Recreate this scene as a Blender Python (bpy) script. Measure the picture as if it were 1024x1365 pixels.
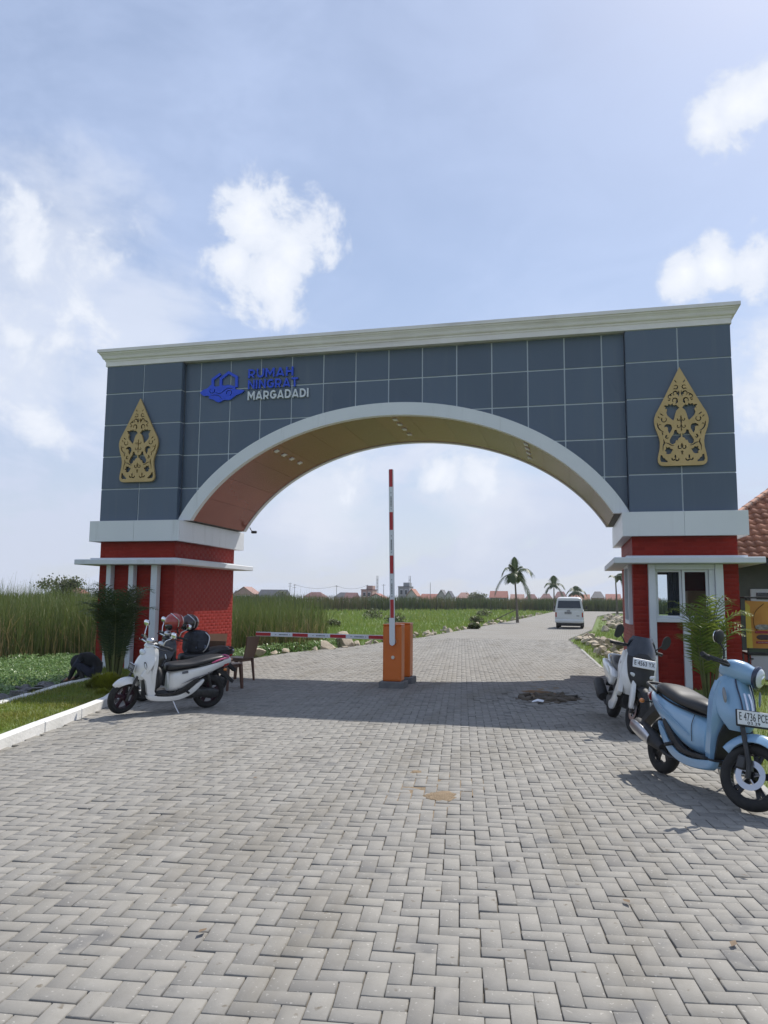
import bpy, bmesh, math, random
import numpy as np
from mathutils import Vector, Matrix, noise as mnoise
R = math.radians
random.seed(7); rng = np.random.default_rng(11)
scene = bpy.context.scene
for o in list(bpy.data.objects): bpy.data.objects.remove(o)

# ---------------------------------------------------------------- camera
CAM = Vector((3.629, -15.346, 1.598))
yaw, pit, rol = 0.23645, 0.11344, 0.00889
fw = Vector((-math.sin(yaw)*math.cos(pit), math.cos(yaw)*math.cos(pit), math.sin(pit)))
r0 = Vector((math.cos(yaw), math.sin(yaw), 0)); u0 = r0.cross(fw)
rr = math.cos(rol)*r0 + math.sin(rol)*u0; uu = -math.sin(rol)*r0 + math.cos(rol)*u0
cd = bpy.data.cameras.new('camera'); cam = bpy.data.objects.new('camera', cd); scene.collection.objects.link(cam)
cam.matrix_world = Matrix(((rr.x,uu.x,-fw.x,CAM.x),(rr.y,uu.y,-fw.y,CAM.y),(rr.z,uu.z,-fw.z,CAM.z),(0,0,0,1)))
cd.sensor_fit = 'HORIZONTAL'; cd.sensor_width = 36; cd.lens = 36*1018.45/1024
cd.clip_start = 0.05; cd.clip_end = 3000
scene.camera = cam

# ---------------------------------------------------------------- light
SUN_EL, SUN_AZ = R(51.3), R(25.9)          # azimuth from +Y towards +X
sdir = Vector((math.sin(SUN_AZ)*math.cos(SUN_EL), math.cos(SUN_AZ)*math.cos(SUN_EL), math.sin(SUN_EL)))
sl = bpy.data.lights.new('sun', 'SUN'); sl.energy = 4.3; sl.angle = R(0.53); sl.color = (1.0, 0.955, 0.89)
so = bpy.data.objects.new('sun', sl); scene.collection.objects.link(so)
so.rotation_euler = sdir.to_track_quat('Z', 'Y').to_euler(); so.location = (20, 40, 60)
scene.view_settings.view_transform = 'Standard'; scene.view_settings.look = 'None'
scene.view_settings.exposure = 0.22; scene.view_settings.gamma = 1.0; scene.view_settings.use_curve_mapping = False

world = bpy.data.worlds.new('World'); scene.world = world; world.use_nodes = True
def build_world():
    nt = world.node_tree; nt.nodes.clear(); N = nt.nodes.new; L = nt.links.new
    def math_(op, a, b=None, c=None, clamp=False):
        n = N('ShaderNodeMath'); n.operation = op; n.use_clamp = clamp
        for i, v in enumerate((a, b, c)):
            if v is None: continue
            if isinstance(v, (int, float)): n.inputs[i].default_value = v
            else: L(v, n.inputs[i])
        return n.outputs[0]
    sky = N('ShaderNodeTexSky'); sky.sky_type = 'NISHITA'; sky.sun_disc = False
    sky.sun_elevation = SUN_EL; sky.sun_rotation = SUN_AZ
    sky.air_density = 1.0; sky.dust_density = .9; sky.ozone_density = 1.6; sky.altitude = 5
    tc = N('ShaderNodeTexCoord'); D = tc.outputs['Generated']
    sep = N('ShaderNodeSeparateXYZ'); L(D, sep.inputs[0]); dz = sep.outputs[2]
    def fbm(scale, detail, rough, dist=0.0, off=(0,0,0), stretch=(1,1,1)):
        mp = N('ShaderNodeMapping'); L(D, mp.inputs[0]); mp.inputs['Location'].default_value = off; mp.inputs['Scale'].default_value = stretch
        n = N('ShaderNodeTexNoise'); L(mp.outputs[0], n.inputs['Vector'])
        n.inputs['Scale'].default_value = scale; n.inputs['Detail'].default_value = detail
        n.inputs['Roughness'].default_value = rough; n.inputs['Distortion'].default_value = dist
        return n.outputs['Fac']
    nA = fbm(13, 8, 0.60, 0.25)
    nB = fbm(5, 6, 0.60, 0.5, (3.1, 1.7, .4), (1, 1, 2.2))
    nC = fbm(2.1, 5, 0.58, 0.4, (7.3, 2.2, 1.4), (1, 1, 1.7))
    # cumulus heaps: direction, radius, sharpness of the rim
    heaps = [((-.355,.822,.448), .062, 1.0), ((-.348,.845,.395), .062, 1.0), ((-.325,.842,.425), .062, .9), ((-.39,.83,.41), .04, .9),
             ((.160,.848,.514), .034, 1.0), ((.192,.834,.524), .042, 1.0), ((.235,.815,.532), .044, 1.0), ((.29,.79,.53), .05, .9), ((.140,.916,.384), .030, 1.0), ((.172,.908,.384), .040, 1.0), ((.212,.90,.378), .042, 1.0), ((.26,.888,.37), .045, 1.0), ((.33,.87,.36), .06, 1.0), ((.235,.93,.285), .045, .62), ((.25,.94,.23), .05, .6), ((-.595,.715,.415), .05, .40), ((-.545,.74,.405), .045, .36), ((-.62,.735,.30), .055, .42), ((-.57,.765,.295), .045, .36), ((-.535,.79,.305), .04, .40), ((-.16,.965,.155), .035, .5), ((-.105,.972,.158), .03, .5), ((-.27,.945,.14), .035, .42), ((-.60,.77,.20), .05, .5),
             ((.62,.62,.45), .12, .9), ((-.95,.2,.35), .14, .8), ((.3,-.85,.42), .13, .9), ((-.4,-.8,.5), .12, .8), ((.9,-.2,.4), .13, .9)]
    tot = None
    for d, rad, sharp in heaps:
        v = Vector(d).normalized()
        s = N('ShaderNodeVectorMath'); s.operation = 'DISTANCE'; L(D, s.inputs[0]); s.inputs[1].default_value = v
        q = math_('MULTIPLY_ADD', s.outputs['Value'], -1.0/rad, 1.25)       # 1.25 at centre, .25 at radius
        q = math_('MULTIPLY', q, sharp)
        tot = q if tot is None else math_('MAXIMUM', tot, q)
    soft = None
    for d, rad in [((-.57,.72,.405), .13), ((-.50,.80,.335), .09), ((-.61,.74,.275), .14), ((-.54,.80,.25), .10), ((.24,.93,.27), .10), ((-.12,.97,.16), .12), ((-.30,.94,.14), .12), ((.75,.5,.3), .2), ((-.9,-.3,.3), .2), ((.2,-.9,.25), .2)]:
        s = N('ShaderNodeVectorMath'); s.operation = 'DISTANCE'; L(D, s.inputs[0]); s.inputs[1].default_value = Vector(d).normalized()
        q = math_('MULTIPLY_ADD', s.outputs['Value'], -1.0/rad, 1.0); soft = q if soft is None else math_('MAXIMUM', soft, q)
    sm = N('ShaderNodeMapRange'); sm.interpolation_type = 'SMOOTHSTEP'; L(math_('ADD', soft, math_('ADD', math_('MULTIPLY_ADD', nB, 2.0, -1.0), math_('MULTIPLY_ADD', nA, .8, -.4))), sm.inputs[0]); sm.inputs[1].default_value = .0; sm.inputs[2].default_value = .9
    softm = math_('MULTIPLY', sm.outputs[0], .52)
    ns = math_('MULTIPLY_ADD', nA, 2.6, -1.3)
    heap = math_('ADD', tot, ns)
    mr = N('ShaderNodeMapRange'); mr.interpolation_type = 'SMOOTHSTEP'; L(heap, mr.inputs[0])
    mr.inputs[1].default_value = 0.16; mr.inputs[2].default_value = 0.60
    heapm = math_('MULTIPLY', mr.outputs[0], .93)
    # thin veil, thicker towards the horizon
    low = N('ShaderNodeMapRange'); low.interpolation_type = 'SMOOTHSTEP'; L(dz, low.inputs[0])
    low.inputs[1].default_value = .42; low.inputs[2].default_value = .0; low.inputs[3].default_value = .0; low.inputs[4].default_value = 1.0
    w = N('ShaderNodeMapRange'); w.interpolation_type = 'SMOOTHSTEP'; L(nB, w.inputs[0]); w.inputs[1].default_value = .40; w.inputs[2].default_value = .66
    w2 = N('ShaderNodeMapRange'); w2.interpolation_type = 'SMOOTHSTEP'; L(nC, w2.inputs[0]); w2.inputs[1].default_value = .38; w2.inputs[2].default_value = .75
    veil = math_('MULTIPLY', w.outputs[0], math_('MULTIPLY_ADD', low.outputs[0], .42, .13))
    veil = math_('ADD', veil, math_('MULTIPLY', w2.outputs[0], .26))
    veil = math_('ADD', veil, math_('MULTIPLY_ADD', low.outputs[0], .46, .34), clamp=True)
    # colours
    vc = N('ShaderNodeMix'); vc.data_type = 'RGBA'; L(low.outputs[0], vc.inputs[0])
    vc.inputs[6].default_value = (5.3, 6.3, 8.7, 1); vc.inputs[7].default_value = (5.45, 5.95, 7.1, 1)
    hc = N('ShaderNodeMix'); hc.data_type = 'RGBA'
    shade = N('ShaderNodeMapRange'); L(heap, shade.inputs[0]); shade.inputs[1].default_value = .3; shade.inputs[2].default_value = 1.7
    L(shade.outputs[0], hc.inputs[0]); hc.inputs[6].default_value = (6.6, 7.1, 8.1, 1); hc.inputs[7].default_value = (9.4, 9.5, 9.8, 1)
    m1 = N('ShaderNodeMix'); m1.data_type = 'RGBA'; L(veil, m1.inputs[0]); L(sky.outputs[0], m1.inputs[6]); L(vc.outputs[2], m1.inputs[7])
    m3 = N('ShaderNodeMix'); m3.data_type = 'RGBA'; L(softm, m3.inputs[0]); L(m1.outputs[2], m3.inputs[6]); m3.inputs[7].default_value = (7.4, 7.7, 8.4, 1)
    m2 = N('ShaderNodeMix'); m2.data_type = 'RGBA'; L(heapm, m2.inputs[0]); L(m3.outputs[2], m2.inputs[6]); L(hc.outputs[2], m2.inputs[7])
    bg = N('ShaderNodeBackground'); L(m2.outputs[2], bg.inputs[0]); bg.inputs[1].default_value = 0.1
    out = N('ShaderNodeOutputWorld'); L(bg.outputs[0], out.inputs[0])
build_world()

# ---------------------------------------------------------------- materials
def M(name, c1, c2=None, rough=.6, metal=0., scale=6., detail=4., bump=0., bscale=None, coat=0., tint=None, spec=.5,
      rough2=None, stain=None, objrand=0., trans=0., alpha=None, ior=None, sub=None, spots=None, world=False):
    """principled material: c1/c2 mixed by noise, optional per-face 'tint' attribute (c1 -> tint colour), stains, bump"""
    m = bpy.data.materials.new(name); m.use_nodes = True
    nt = m.node_tree; b = nt.nodes['Principled BSDF']; N = nt.nodes.new; L = nt.links.new
    b.inputs['Roughness'].default_value = rough; b.inputs['Metallic'].default_value = metal
    b.inputs['Specular IOR Level'].default_value = spec; b.inputs['Coat Weight'].default_value = coat; b.inputs['Coat Roughness'].default_value = .06
    if trans: b.inputs['Transmission Weight'].default_value = trans
    if ior: b.inputs['IOR'].default_value = ior
    tc = N('ShaderNodeTexCoord'); vec = tc.outputs['Object']
    if world: vec = N('ShaderNodeNewGeometry').outputs['Position']
    col = None
    c2 = c2 or c1
    n = N('ShaderNodeTexNoise'); n.inputs['Scale'].default_value = scale; n.inputs['Detail'].default_value = detail; n.inputs['Roughness'].default_value = .62
    L(vec, n.inputs['Vector'])
    mr = N('ShaderNodeMapRange'); L(n.outputs['Fac'], mr.inputs[0]); mr.inputs[1].default_value = .32; mr.inputs[2].default_value = .68
    mx = N('ShaderNodeMix'); mx.data_type = 'RGBA'; L(mr.outputs[0], mx.inputs[0])
    mx.inputs[6].default_value = (*c1, 1); mx.inputs[7].default_value = (*c2, 1); col = mx.outputs[2]
    if tint is not None:
        at = N('ShaderNodeAttribute'); at.attribute_name = 'tint'
        m2 = N('ShaderNodeMix'); m2.data_type = 'RGBA'; L(at.outputs['Fac'], m2.inputs[0]); L(col, m2.inputs[6]); m2.inputs[7].default_value = (*tint, 1); col = m2.outputs[2]
    if objrand:
        oi = N('ShaderNodeObjectInfo'); mrr = N('ShaderNodeMapRange'); L(oi.outputs['Random'], mrr.inputs[0]); mrr.inputs[3].default_value = 1-objrand; mrr.inputs[4].default_value = 1+objrand
        m3 = N('ShaderNodeMix'); m3.data_type = 'RGBA'; m3.blend_type = 'MULTIPLY'; m3.inputs[0].default_value = 1
        cx = N('ShaderNodeCombineXYZ'); [L(mrr.outputs[0], cx.inputs[i]) for i in range(3)]
        L(col, m3.inputs[6]); L(cx.outputs[0], m3.inputs[7]); col = m3.outputs[2]
    if stain:
        sc, c3, lo, hi, stretch = stain
        mp = N('ShaderNodeMapping'); L(vec, mp.inputs[0]); mp.inputs['Scale'].default_value = stretch
        n3 = N('ShaderNodeTexNoise'); n3.inputs['Scale'].default_value = sc; n3.inputs['Detail'].default_value = 5; n3.inputs['Roughness'].default_value = .65; L(mp.outputs[0], n3.inputs['Vector'])
        ms = N('ShaderNodeMapRange'); ms.interpolation_type = 'SMOOTHSTEP'; L(n3.outputs['Fac'], ms.inputs[0]); ms.inputs[1].default_value = lo; ms.inputs[2].default_value = hi
        m4 = N('ShaderNodeMix'); m4.data_type = 'RGBA'; L(ms.outputs[0], m4.inputs[0]); L(col, m4.inputs[6]); m4.inputs[7].default_value = (*c3, 1); col = m4.outputs[2]
    for sc, c3, lo, hi in (spots or ()):
        n4 = N('ShaderNodeTexNoise'); n4.inputs['Scale'].default_value = sc; n4.inputs['Detail'].default_value = 3; L(vec, n4.inputs['Vector'])
        m5 = N('ShaderNodeMapRange'); m5.interpolation_type = 'SMOOTHSTEP'; L(n4.outputs['Fac'], m5.inputs[0]); m5.inputs[1].default_value = lo; m5.inputs[2].default_value = hi
        m6 = N('ShaderNodeMix'); m6.data_type = 'RGBA'; L(m5.outputs[0], m6.inputs[0]); L(col, m6.inputs[6]); m6.inputs[7].default_value = (*c3, 1); col = m6.outputs[2]
    L(col, b.inputs['Base Color'])
    if rough2 is not None:
        mq = N('ShaderNodeMapRange'); L(n.outputs['Fac'], mq.inputs[0]); mq.inputs[1].default_value = .3; mq.inputs[2].default_value = .7
        mq.inputs[3].default_value = rough; mq.inputs[4].default_value = rough2; L(mq.outputs[0], b.inputs['Roughness'])
    if bump:
        nb = N('ShaderNodeTexNoise'); nb.inputs['Scale'].default_value = bscale or scale*4; nb.inputs['Detail'].default_value = 5; L(vec, nb.inputs['Vector'])
        bp = N('ShaderNodeBump'); bp.inputs['Strength'].default_value = bump; bp.inputs['Distance'].default_value = .02; L(nb.outputs['Fac'], bp.inputs['Height']); L(bp.outputs[0], b.inputs['Normal'])
    if sub:
        # leaves: part of the light passes through
        tr = N('ShaderNodeBsdfTranslucent'); L(col, tr.inputs[0]); ad = N('ShaderNodeMixShader'); ad.inputs[0].default_value = sub
        o = nt.nodes['Material Output']; L(b.outputs[0], ad.inputs[1]); L(tr.outputs[0], ad.inputs[2]); L(ad.outputs[0], o.inputs[0])
    return m

# ---------------------------------------------------------------- mesh helpers
COL = scene.collection
def link(o): COL.objects.link(o); return o
def tag(o, label=None, cat=None, group=None, kind=None):
    if label: o['label'] = label
    if cat: o['category'] = cat
    if group: o['group'] = group
    if kind: o['kind'] = kind
    return o
def empty(name, loc=(0,0,0), rz=0., label=None, cat=None, group=None):
    o = bpy.data.objects.new(name, None); o.location = loc; o.rotation_euler = (0,0,rz); o.empty_display_size = .2
    link(o); return tag(o, label, cat, group)
def attach(o, parent, world=False):
    if parent is not None:
        o.parent = parent
        if world: o.matrix_parent_inverse = parent.matrix_basis.inverted()
    return o
def obj(name, mesh, parent=None, world=False, loc=None, rot=None):
    o = bpy.data.objects.new(name, mesh); link(o); attach(o, parent, world)
    if loc is not None: o.location = loc
    if rot is not None: o.rotation_euler = rot
    return o
def copy_tree(o, parent=None):
    c = o.copy(); COL.objects.link(c); c.parent = parent
    for ch in list(o.children): copy_tree(ch, c)
    return c
def catmull(P, m):
    P = np.asarray(P, float); n = len(P)
    if n < 3 or m <= 1: return P
    out = []
    for i in range(n-1):
        p0 = P[max(i-1,0)]; p1 = P[i]; p2 = P[i+1]; p3 = P[min(i+2,n-1)]
        for k in range(m):
            t = k/m
            out.append(.5*((2*p1)+(-p0+p2)*t+(2*p0-5*p1+4*p2-p3)*t*t+(-p0+3*p1-3*p2+p3)*t**3))
    out.append(P[-1]); return np.array(out)
class MB:
    def __init__(s): s.v = []; s.f = []
    def add(s, v, f):
        b = len(s.v); s.v += [tuple(map(float, p)) for p in v]; s.f += [tuple(i+b for i in q) for q in f]; return s
    def box(s, c, size, bev=0., rot=None):
        hx, hy, hz = size[0]/2, size[1]/2, size[2]/2
        if bev <= 0:
            v = [(x*hx, y*hy, z*hz) for x in (-1,1) for y in (-1,1) for z in (-1,1)]
            f = [(0,1,3,2),(4,6,7,5),(0,4,5,1),(2,3,7,6),(0,2,6,4),(1,5,7,3)]
        else:
            b = min(bev, hx*.98, hy*.98, hz*.98); v = []; idx = {}
            for x in (-1,1):
                for y in (-1,1):
                    for z in (-1,1):
                        for a in range(3):
                            p = [x*(hx-b), y*(hy-b), z*(hz-b)]; p[a] = (x,y,z)[a]*(hx,hy,hz)[a]
                            idx[(x,y,z,a)] = len(v); v.append(tuple(p))
            f = []
            for a in range(3):
                o1, o2 = (a+1)%3, (a+2)%3
                for sg in (-1,1):
                    q = []
                    for s1, s2 in ((-1,-1),(1,-1),(1,1),(-1,1)):
                        k = [0,0,0]; k[a]=sg; k[o1]=s1; k[o2]=s2; q.append(idx[(*k,a)])
                    f.append(tuple(q if sg>0 else q[::-1]))
            for a in range(3):          # edges along axis a
                o1, o2 = (a+1)%3, (a+2)%3
                for s1 in (-1,1):
                    for s2 in (-1,1):
                        k0=[0,0,0]; k0[o1]=s1; k0[o2]=s2; k1=list(k0); k0[a]=-1; k1[a]=1
                        q = (idx[(*k0,o1)], idx[(*k1,o1)], idx[(*k1,o2)], idx[(*k0,o2)])
                        f.append(q if s1*s2>0 else q[::-1])
            for x in (-1,1):
                for y in (-1,1):
                    for z in (-1,1):
                        q = (idx[(x,y,z,0)], idx[(x,y,z,1)], idx[(x,y,z,2)]); f.append(q if x*y*z>0 else q[::-1])
        if rot is not None:
            Rm = rot if isinstance(rot, Matrix) else Matrix.Rotation(rot, 3, 'Z')
            v = [tuple(Rm @ Vector(p)) for p in v]
        return s.add([(p[0]+c[0], p[1]+c[1], p[2]+c[2]) for p in v], f)
    def rings(s, rings, closed=True, cap0=True, cap1=True, loop=False):
        n = len(rings[0]); v = [p for r in rings for p in r]; f = []; m = len(rings)
        for i in range(m if loop else m-1):
            j0 = i*n; j1 = ((i+1)%m)*n
            for k in range(n if closed else n-1):
                k2 = (k+1)%n; f.append((j0+k, j0+k2, j1+k2, j1+k))
        if not loop and closed:
            if cap0: f.append(tuple(range(n))[::-1])
            if cap1: f.append(tuple((m-1)*n+k for k in range(n)))
        return s.add(v, f)
    def tube(s, pts, rad, n=8, m=1, cap=True, flat=1.0):
        pts = catmull(pts, m)
        rad = np.full(len(pts), rad) if np.isscalar(rad) else np.interp(np.linspace(0,1,len(pts)), np.linspace(0,1,len(rad)), rad)
        rings = []; ref = None
        for i, p in enumerate(pts):
            t = Vector(pts[min(i+1,len(pts)-1)] - pts[max(i-1,0)]).normalized()
            if ref is None: ref = Vector((0,0,1)) if abs(t.z) < .9 else Vector((1,0,0))
            a = t.cross(ref).normalized(); b = a.cross(t).normalized(); ref = b
            rings.append([tuple(Vector(p)+(a*math.cos(q)+b*math.sin(q)*flat)*rad[i]) for q in np.arange(n)*2*math.pi/n])
        return s.rings(rings, cap0=cap, cap1=cap)
    def lathe(s, prof, c=(0,0,0), axis='Z', n=24, closed=False, mat=None):
        rings = []
        for r, h in prof:
            ring = []
            for q in np.arange(n)*2*math.pi/n:
                a, b = r*math.cos(q), r*math.sin(q)
                p = {'Z':(a,b,h), 'Y':(a,h,b), 'X':(h,a,b)}[axis]
                if mat is not None: p = tuple(mat @ Vector(p))
                ring.append((p[0]+c[0], p[1]+c[1], p[2]+c[2]))
            rings.append(ring)
        return s.rings(rings, loop=closed, cap0=not closed, cap1=not closed)
    def prism(s, poly, d0, d1, plane='XZ'):
        g = {'XZ':lambda a,b,d:(a,d,b), 'XY':lambda a,b,d:(a,b,d), 'YZ':lambda a,b,d:(d,a,b)}[plane]
        n = len(poly)
        v = [g(a,b,d0) for a,b in poly]+[g(a,b,d1) for a,b in poly]
        f = [tuple(range(n)), tuple(range(2*n-1, n-1, -1))]+[(i, i+n, (i+1)%n+n, (i+1)%n) for i in range(n)]
        return s.add(v, f)
    def ell(s, c, r, n=16, m=10, rot=None):
        rings = []
        for i in range(1, m):
            a = math.pi*i/m
            ring = []
            for k in range(n):
                q = 2*math.pi*k/n; p = Vector((r[0]*math.sin(a)*math.cos(q), r[1]*math.sin(a)*math.sin(q), -r[2]*math.cos(a)))
                if rot is not None: p = rot @ p
                ring.append((p.x+c[0], p.y+c[1], p.z+c[2]))
            rings.append(ring)
        return s.rings(rings)
    def loftx(s, sec, n=28, m=6, e=2.6, ax='X'):
        """sections (x, ztop, zbot, half width top, half width bottom, [y centre]) swept along x"""
        sec = np.array([list(q)+[0.]*(6-len(q)) for q in sec], float); S = catmull(sec, m); rings = []
        for x, zt, zb, wt, wb, yc in S:
            ring = []
            for q in np.arange(n)*2*math.pi/n:
                cq, sq = math.cos(q), math.sin(q)
                y = math.copysign(abs(cq)**(2/e), cq); z = math.copysign(abs(sq)**(2/e), sq)
                w = wb+(wt-wb)*(z+1)/2
                ring.append((x, yc+y*w, (zt+zb)/2+z*(zt-zb)/2))
            rings.append(ring)
        return s.rings(rings)
    def xform(s, mat): s.v = [tuple(mat @ Vector(p)) for p in s.v]; return s
    def mesh(s, name, mat=None, smooth=None, fix=True):
        me = bpy.data.meshes.new(name); me.from_pydata(s.v, [], s.f)
        if fix and len(s.f) < 60000:
            bm = bmesh.new(); bm.from_mesh(me); bmesh.ops.recalc_face_normals(bm, faces=bm.faces); bm.to_mesh(me); bm.free()
        if mat: me.materials.append(mat)
        if smooth is not None:
            me.polygons.foreach_set('use_smooth', [True]*len(me.polygons)); me.set_sharp_from_angle(angle=R(smooth))
        me.update(); return me
    def build(s, name, mat, parent=None, smooth=None, world=False, loc=None, rot=None):
        return obj(name, s.mesh(name, mat, smooth), parent, world, loc, rot)
def np_mesh(name, V, F, mat, tint=None, smooth=False):
    """V (n,3), F (m,k) all faces with k corners; tint per face"""
    me = bpy.data.meshes.new(name); V = np.asarray(V, np.float32); F = np.asarray(F, np.int32); m, k = F.shape
    me.vertices.add(len(V)); me.vertices.foreach_set('co', V.ravel())
    me.loops.add(m*k); me.loops.foreach_set('vertex_index', F.ravel())
    me.polygons.add(m); me.polygons.foreach_set('loop_start', np.arange(0, m*k, k, dtype=np.int32))
    if smooth: me.polygons.foreach_set('use_smooth', np.ones(m, bool))
    me.materials.append(mat)
    if tint is not None:
        a = me.attributes.new('tint', 'FLOAT', 'FACE'); a.data.foreach_set('value', np.asarray(tint, np.float32))
    me.update(calc_edges=True); me.validate(); return me
def vnoise(x, y, s=1., z=0.): return mnoise.noise(Vector((x*s, y*s, z)))
def inpoly(P, poly):
    P = np.asarray(P); x, y = P[:,0], P[:,1]; r = np.zeros(len(P), bool); n = len(poly)
    for i in range(n):
        (x1,y1),(x2,y2) = poly[i], poly[(i+1)%n]
        c = ((y1>y)!=(y2>y)) & (x < (x2-x1)*(y-y1)/((y2-y1) if y2!=y1 else 1e-9)+x1); r ^= c
    return r
def text_islands(s, size, extrude, bold=0., width=1.):
    """a word as a list of per-letter (verts, faces); letters stand in the XZ plane, facing -Y, from x=0"""
    cu = bpy.data.curves.new('word', 'FONT'); cu.body = s; cu.size = size; cu.extrude = extrude; cu.offset = bold; cu.space_character = 1.06+bold*2/size; cu.resolution_u = 3
    o = bpy.data.objects.new('word', cu); link(o); bpy.context.view_layer.update()
    dg = bpy.context.evaluated_depsgraph_get(); me = bpy.data.meshes.new_from_object(o.evaluated_get(dg))
    bpy.data.objects.remove(o)
    bm = bmesh.new(); bm.from_mesh(me); bmesh.ops.remove_doubles(bm, verts=bm.verts, dist=1e-5)
    seen = set(); out = []
    for v0 in bm.verts:
        if v0 in seen: continue
        st = [v0]; seen.add(v0); isl = []
        while st:
            v = st.pop(); isl.append(v)
            for e in v.link_edges:
                w = e.other_vert(v)
                if w not in seen: seen.add(w); st.append(w)
        idx = {v:i for i, v in enumerate(isl)}; fs = {f for v in isl for f in v.link_faces}
        out.append(([(v.co.x*width, -v.co.z, v.co.y) for v in isl], [tuple(idx[v] for v in f.verts) for f in fs]))
    bm.free(); out.sort(key=lambda q: min(p[0] for p in q[0])); return out
def curve_plate(splines, extrude, bevel=0.):
    """2D closed splines (even-odd holes) filled and extruded; returns verts, faces in the XZ plane facing -Y"""
    cu = bpy.data.curves.new('plate', 'CURVE'); cu.dimensions = '2D'; cu.fill_mode = 'BOTH'; cu.extrude = extrude; cu.bevel_depth = bevel
    for P in splines:
        sp = cu.splines.new('POLY'); sp.points.add(len(P)-1); sp.use_cyclic_u = True
        for q, (a, b) in zip(sp.points, P): q.co = (a, b, 0, 1)
    o = bpy.data.objects.new('plate', cu); link(o); bpy.context.view_layer.update()
    me = bpy.data.meshes.new_from_object(o.evaluated_get(bpy.context.evaluated_depsgraph_get())); bpy.data.objects.remove(o)
    return [(v.co.x, -v.co.z, v.co.y) for v in me.vertices], [tuple(p.vertices) for p in me.polygons]
# ================================================================ SETTING: ground, paving, verge
m_soil = M('soil', (.085,.065,.042), (.13,.10,.065), .95, scale=3, bump=.5)
m_field = M('field_grass', (.085,.14,.028), (.13,.17,.04), .95, scale=.35, detail=6, bump=.6, bscale=9, stain=(.09,(.12,.105,.05),.5,.72,(1,1,1)))
m_paver = M('concrete_paver', (.238,.226,.200), (.288,.274,.246), .9, scale=7, detail=7, bump=.07, bscale=70, tint=(.175,.167,.153), stain=(.9,(.185,.170,.142),.46,.74,(1.5,.28,1)), world=True, spots=[(16,(.15,.13,.10),.66,.74),(3.3,(.17,.165,.155),.60,.72),(45,(.36,.345,.31),.64,.72)])
m_bed = M('paving_bed', (.07,.064,.055), (.15,.13,.10), .97, scale=1.2, detail=7, bump=.4)
m_sand = M('brown_sand', (.20,.145,.085), (.27,.20,.125), .97, scale=14, bump=.7, bscale=80)
m_kerb = M('white_painted_kerb', (.62,.61,.57), (.74,.73,.70), .75, scale=4, bump=.3, bscale=30, stain=(2.2,(.30,.29,.24),.56,.74,(1,1,2.5)))
m_conc = M('grey_concrete', (.30,.29,.27), (.40,.39,.36), .88, scale=5, bump=.4, bscale=40)

# far road beyond the single pavers: procedural joints
def far_paving_mat():
    m = bpy.data.materials.new('far_paving'); m.use_nodes = True; nt = m.node_tree; b = nt.nodes['Principled BSDF']; N = nt.nodes.new; L = nt.links.new
    tc = N('ShaderNodeTexCoord'); br = N('ShaderNodeTexBrick'); L(tc.outputs['Object'], br.inputs['Vector'])
    br.inputs['Color1'].default_value = (.265,.252,.224,1); br.inputs['Color2'].default_value = (.24,.228,.202,1); br.inputs['Mortar'].default_value = (.12,.11,.095,1)
    br.inputs['Scale'].default_value = 1; br.inputs['Brick Width'].default_value = .20; br.inputs['Row Height'].default_value = .10; br.inputs['Mortar Size'].default_value = .010
    n = N('ShaderNodeTexNoise'); n.inputs['Scale'].default_value = .6; n.inputs['Detail'].default_value = 6; L(tc.outputs['Object'], n.inputs['Vector'])
    mr = N('ShaderNodeMapRange'); L(n.outputs['Fac'], mr.inputs[0]); mr.inputs[1].default_value=.42; mr.inputs[2].default_value=.7; mr.inputs[4].default_value=.5
    mx = N('ShaderNodeMix'); mx.data_type='RGBA'; L(mr.outputs[0], mx.inputs[0]); L(br.outputs[0], mx.inputs[6]); mx.inputs[7].default_value=(.17,.148,.115,1)
    L(mx.outputs[2], b.inputs['Base Color']); b.inputs['Roughness'].default_value = .9
    return m
m_farpave = far_paving_mat()

ROAD_NEAR = [(-.3,-15.8),(-2.12,-8.4),(-3.0,-5.05),(-3.75,-3.2),(-4.62,-.5),(-4.62,3.3),(-4.45,6),(-3.45,10),(-3.3,11),(-2.9,14),(-2.45,17),(3.62,17),(3.98,11),(4.34,4.1),(4.72,3.2),(4.74,-.6),(5.2,-2.5),(5.2,-15.8)]
def field_z(x, y):
    """lie of the land outside the paving"""
    z = -.10
    d = math.hypot(x-0, y)
    if x < -5.3 and y > -9: z -= .42*min(1, max(0, (-5.3-x)/1.2))*min(1,max(0,(14-y)/6))
    z += .05*vnoise(x, y, .25)
    return z
def build_field():
    xs = np.unique(np.r_[np.linspace(-900,-60,12), np.linspace(-60,-16,16), np.linspace(-16,16,70), np.linspace(16,60,14), np.linspace(60,900,12)])
    ys = np.unique(np.r_[np.linspace(-200,-20,8), np.linspace(-20,24,90), np.linspace(24,130,30), np.linspace(130,1500,14)])
    V = [(x,y,field_z(x,y)) for y in ys for x in xs]; n = len(xs)
    F = [(j*n+i, j*n+i+1, (j+1)*n+i+1, (j+1)*n+i) for j in range(len(ys)-1) for i in range(n-1)]
    tag(obj('ground', np_mesh('ground', V, F, m_field, smooth=True)), kind='structure')
build_field()
road = tag(empty('road'), kind='structure')
def sheet(name, poly, z, mat, parent=None, thick=.0):
    mb = MB()
    if thick: mb.prism(poly, z-thick, z, 'XY')
    else: mb.add([(x,y,z) for x,y in poly], [tuple(range(len(poly)))])
    return mb.build(name, mat, parent, world=parent is not None)
sheet('paving_base', ROAD_NEAR, -.13, m_bed, road, .2)
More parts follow.
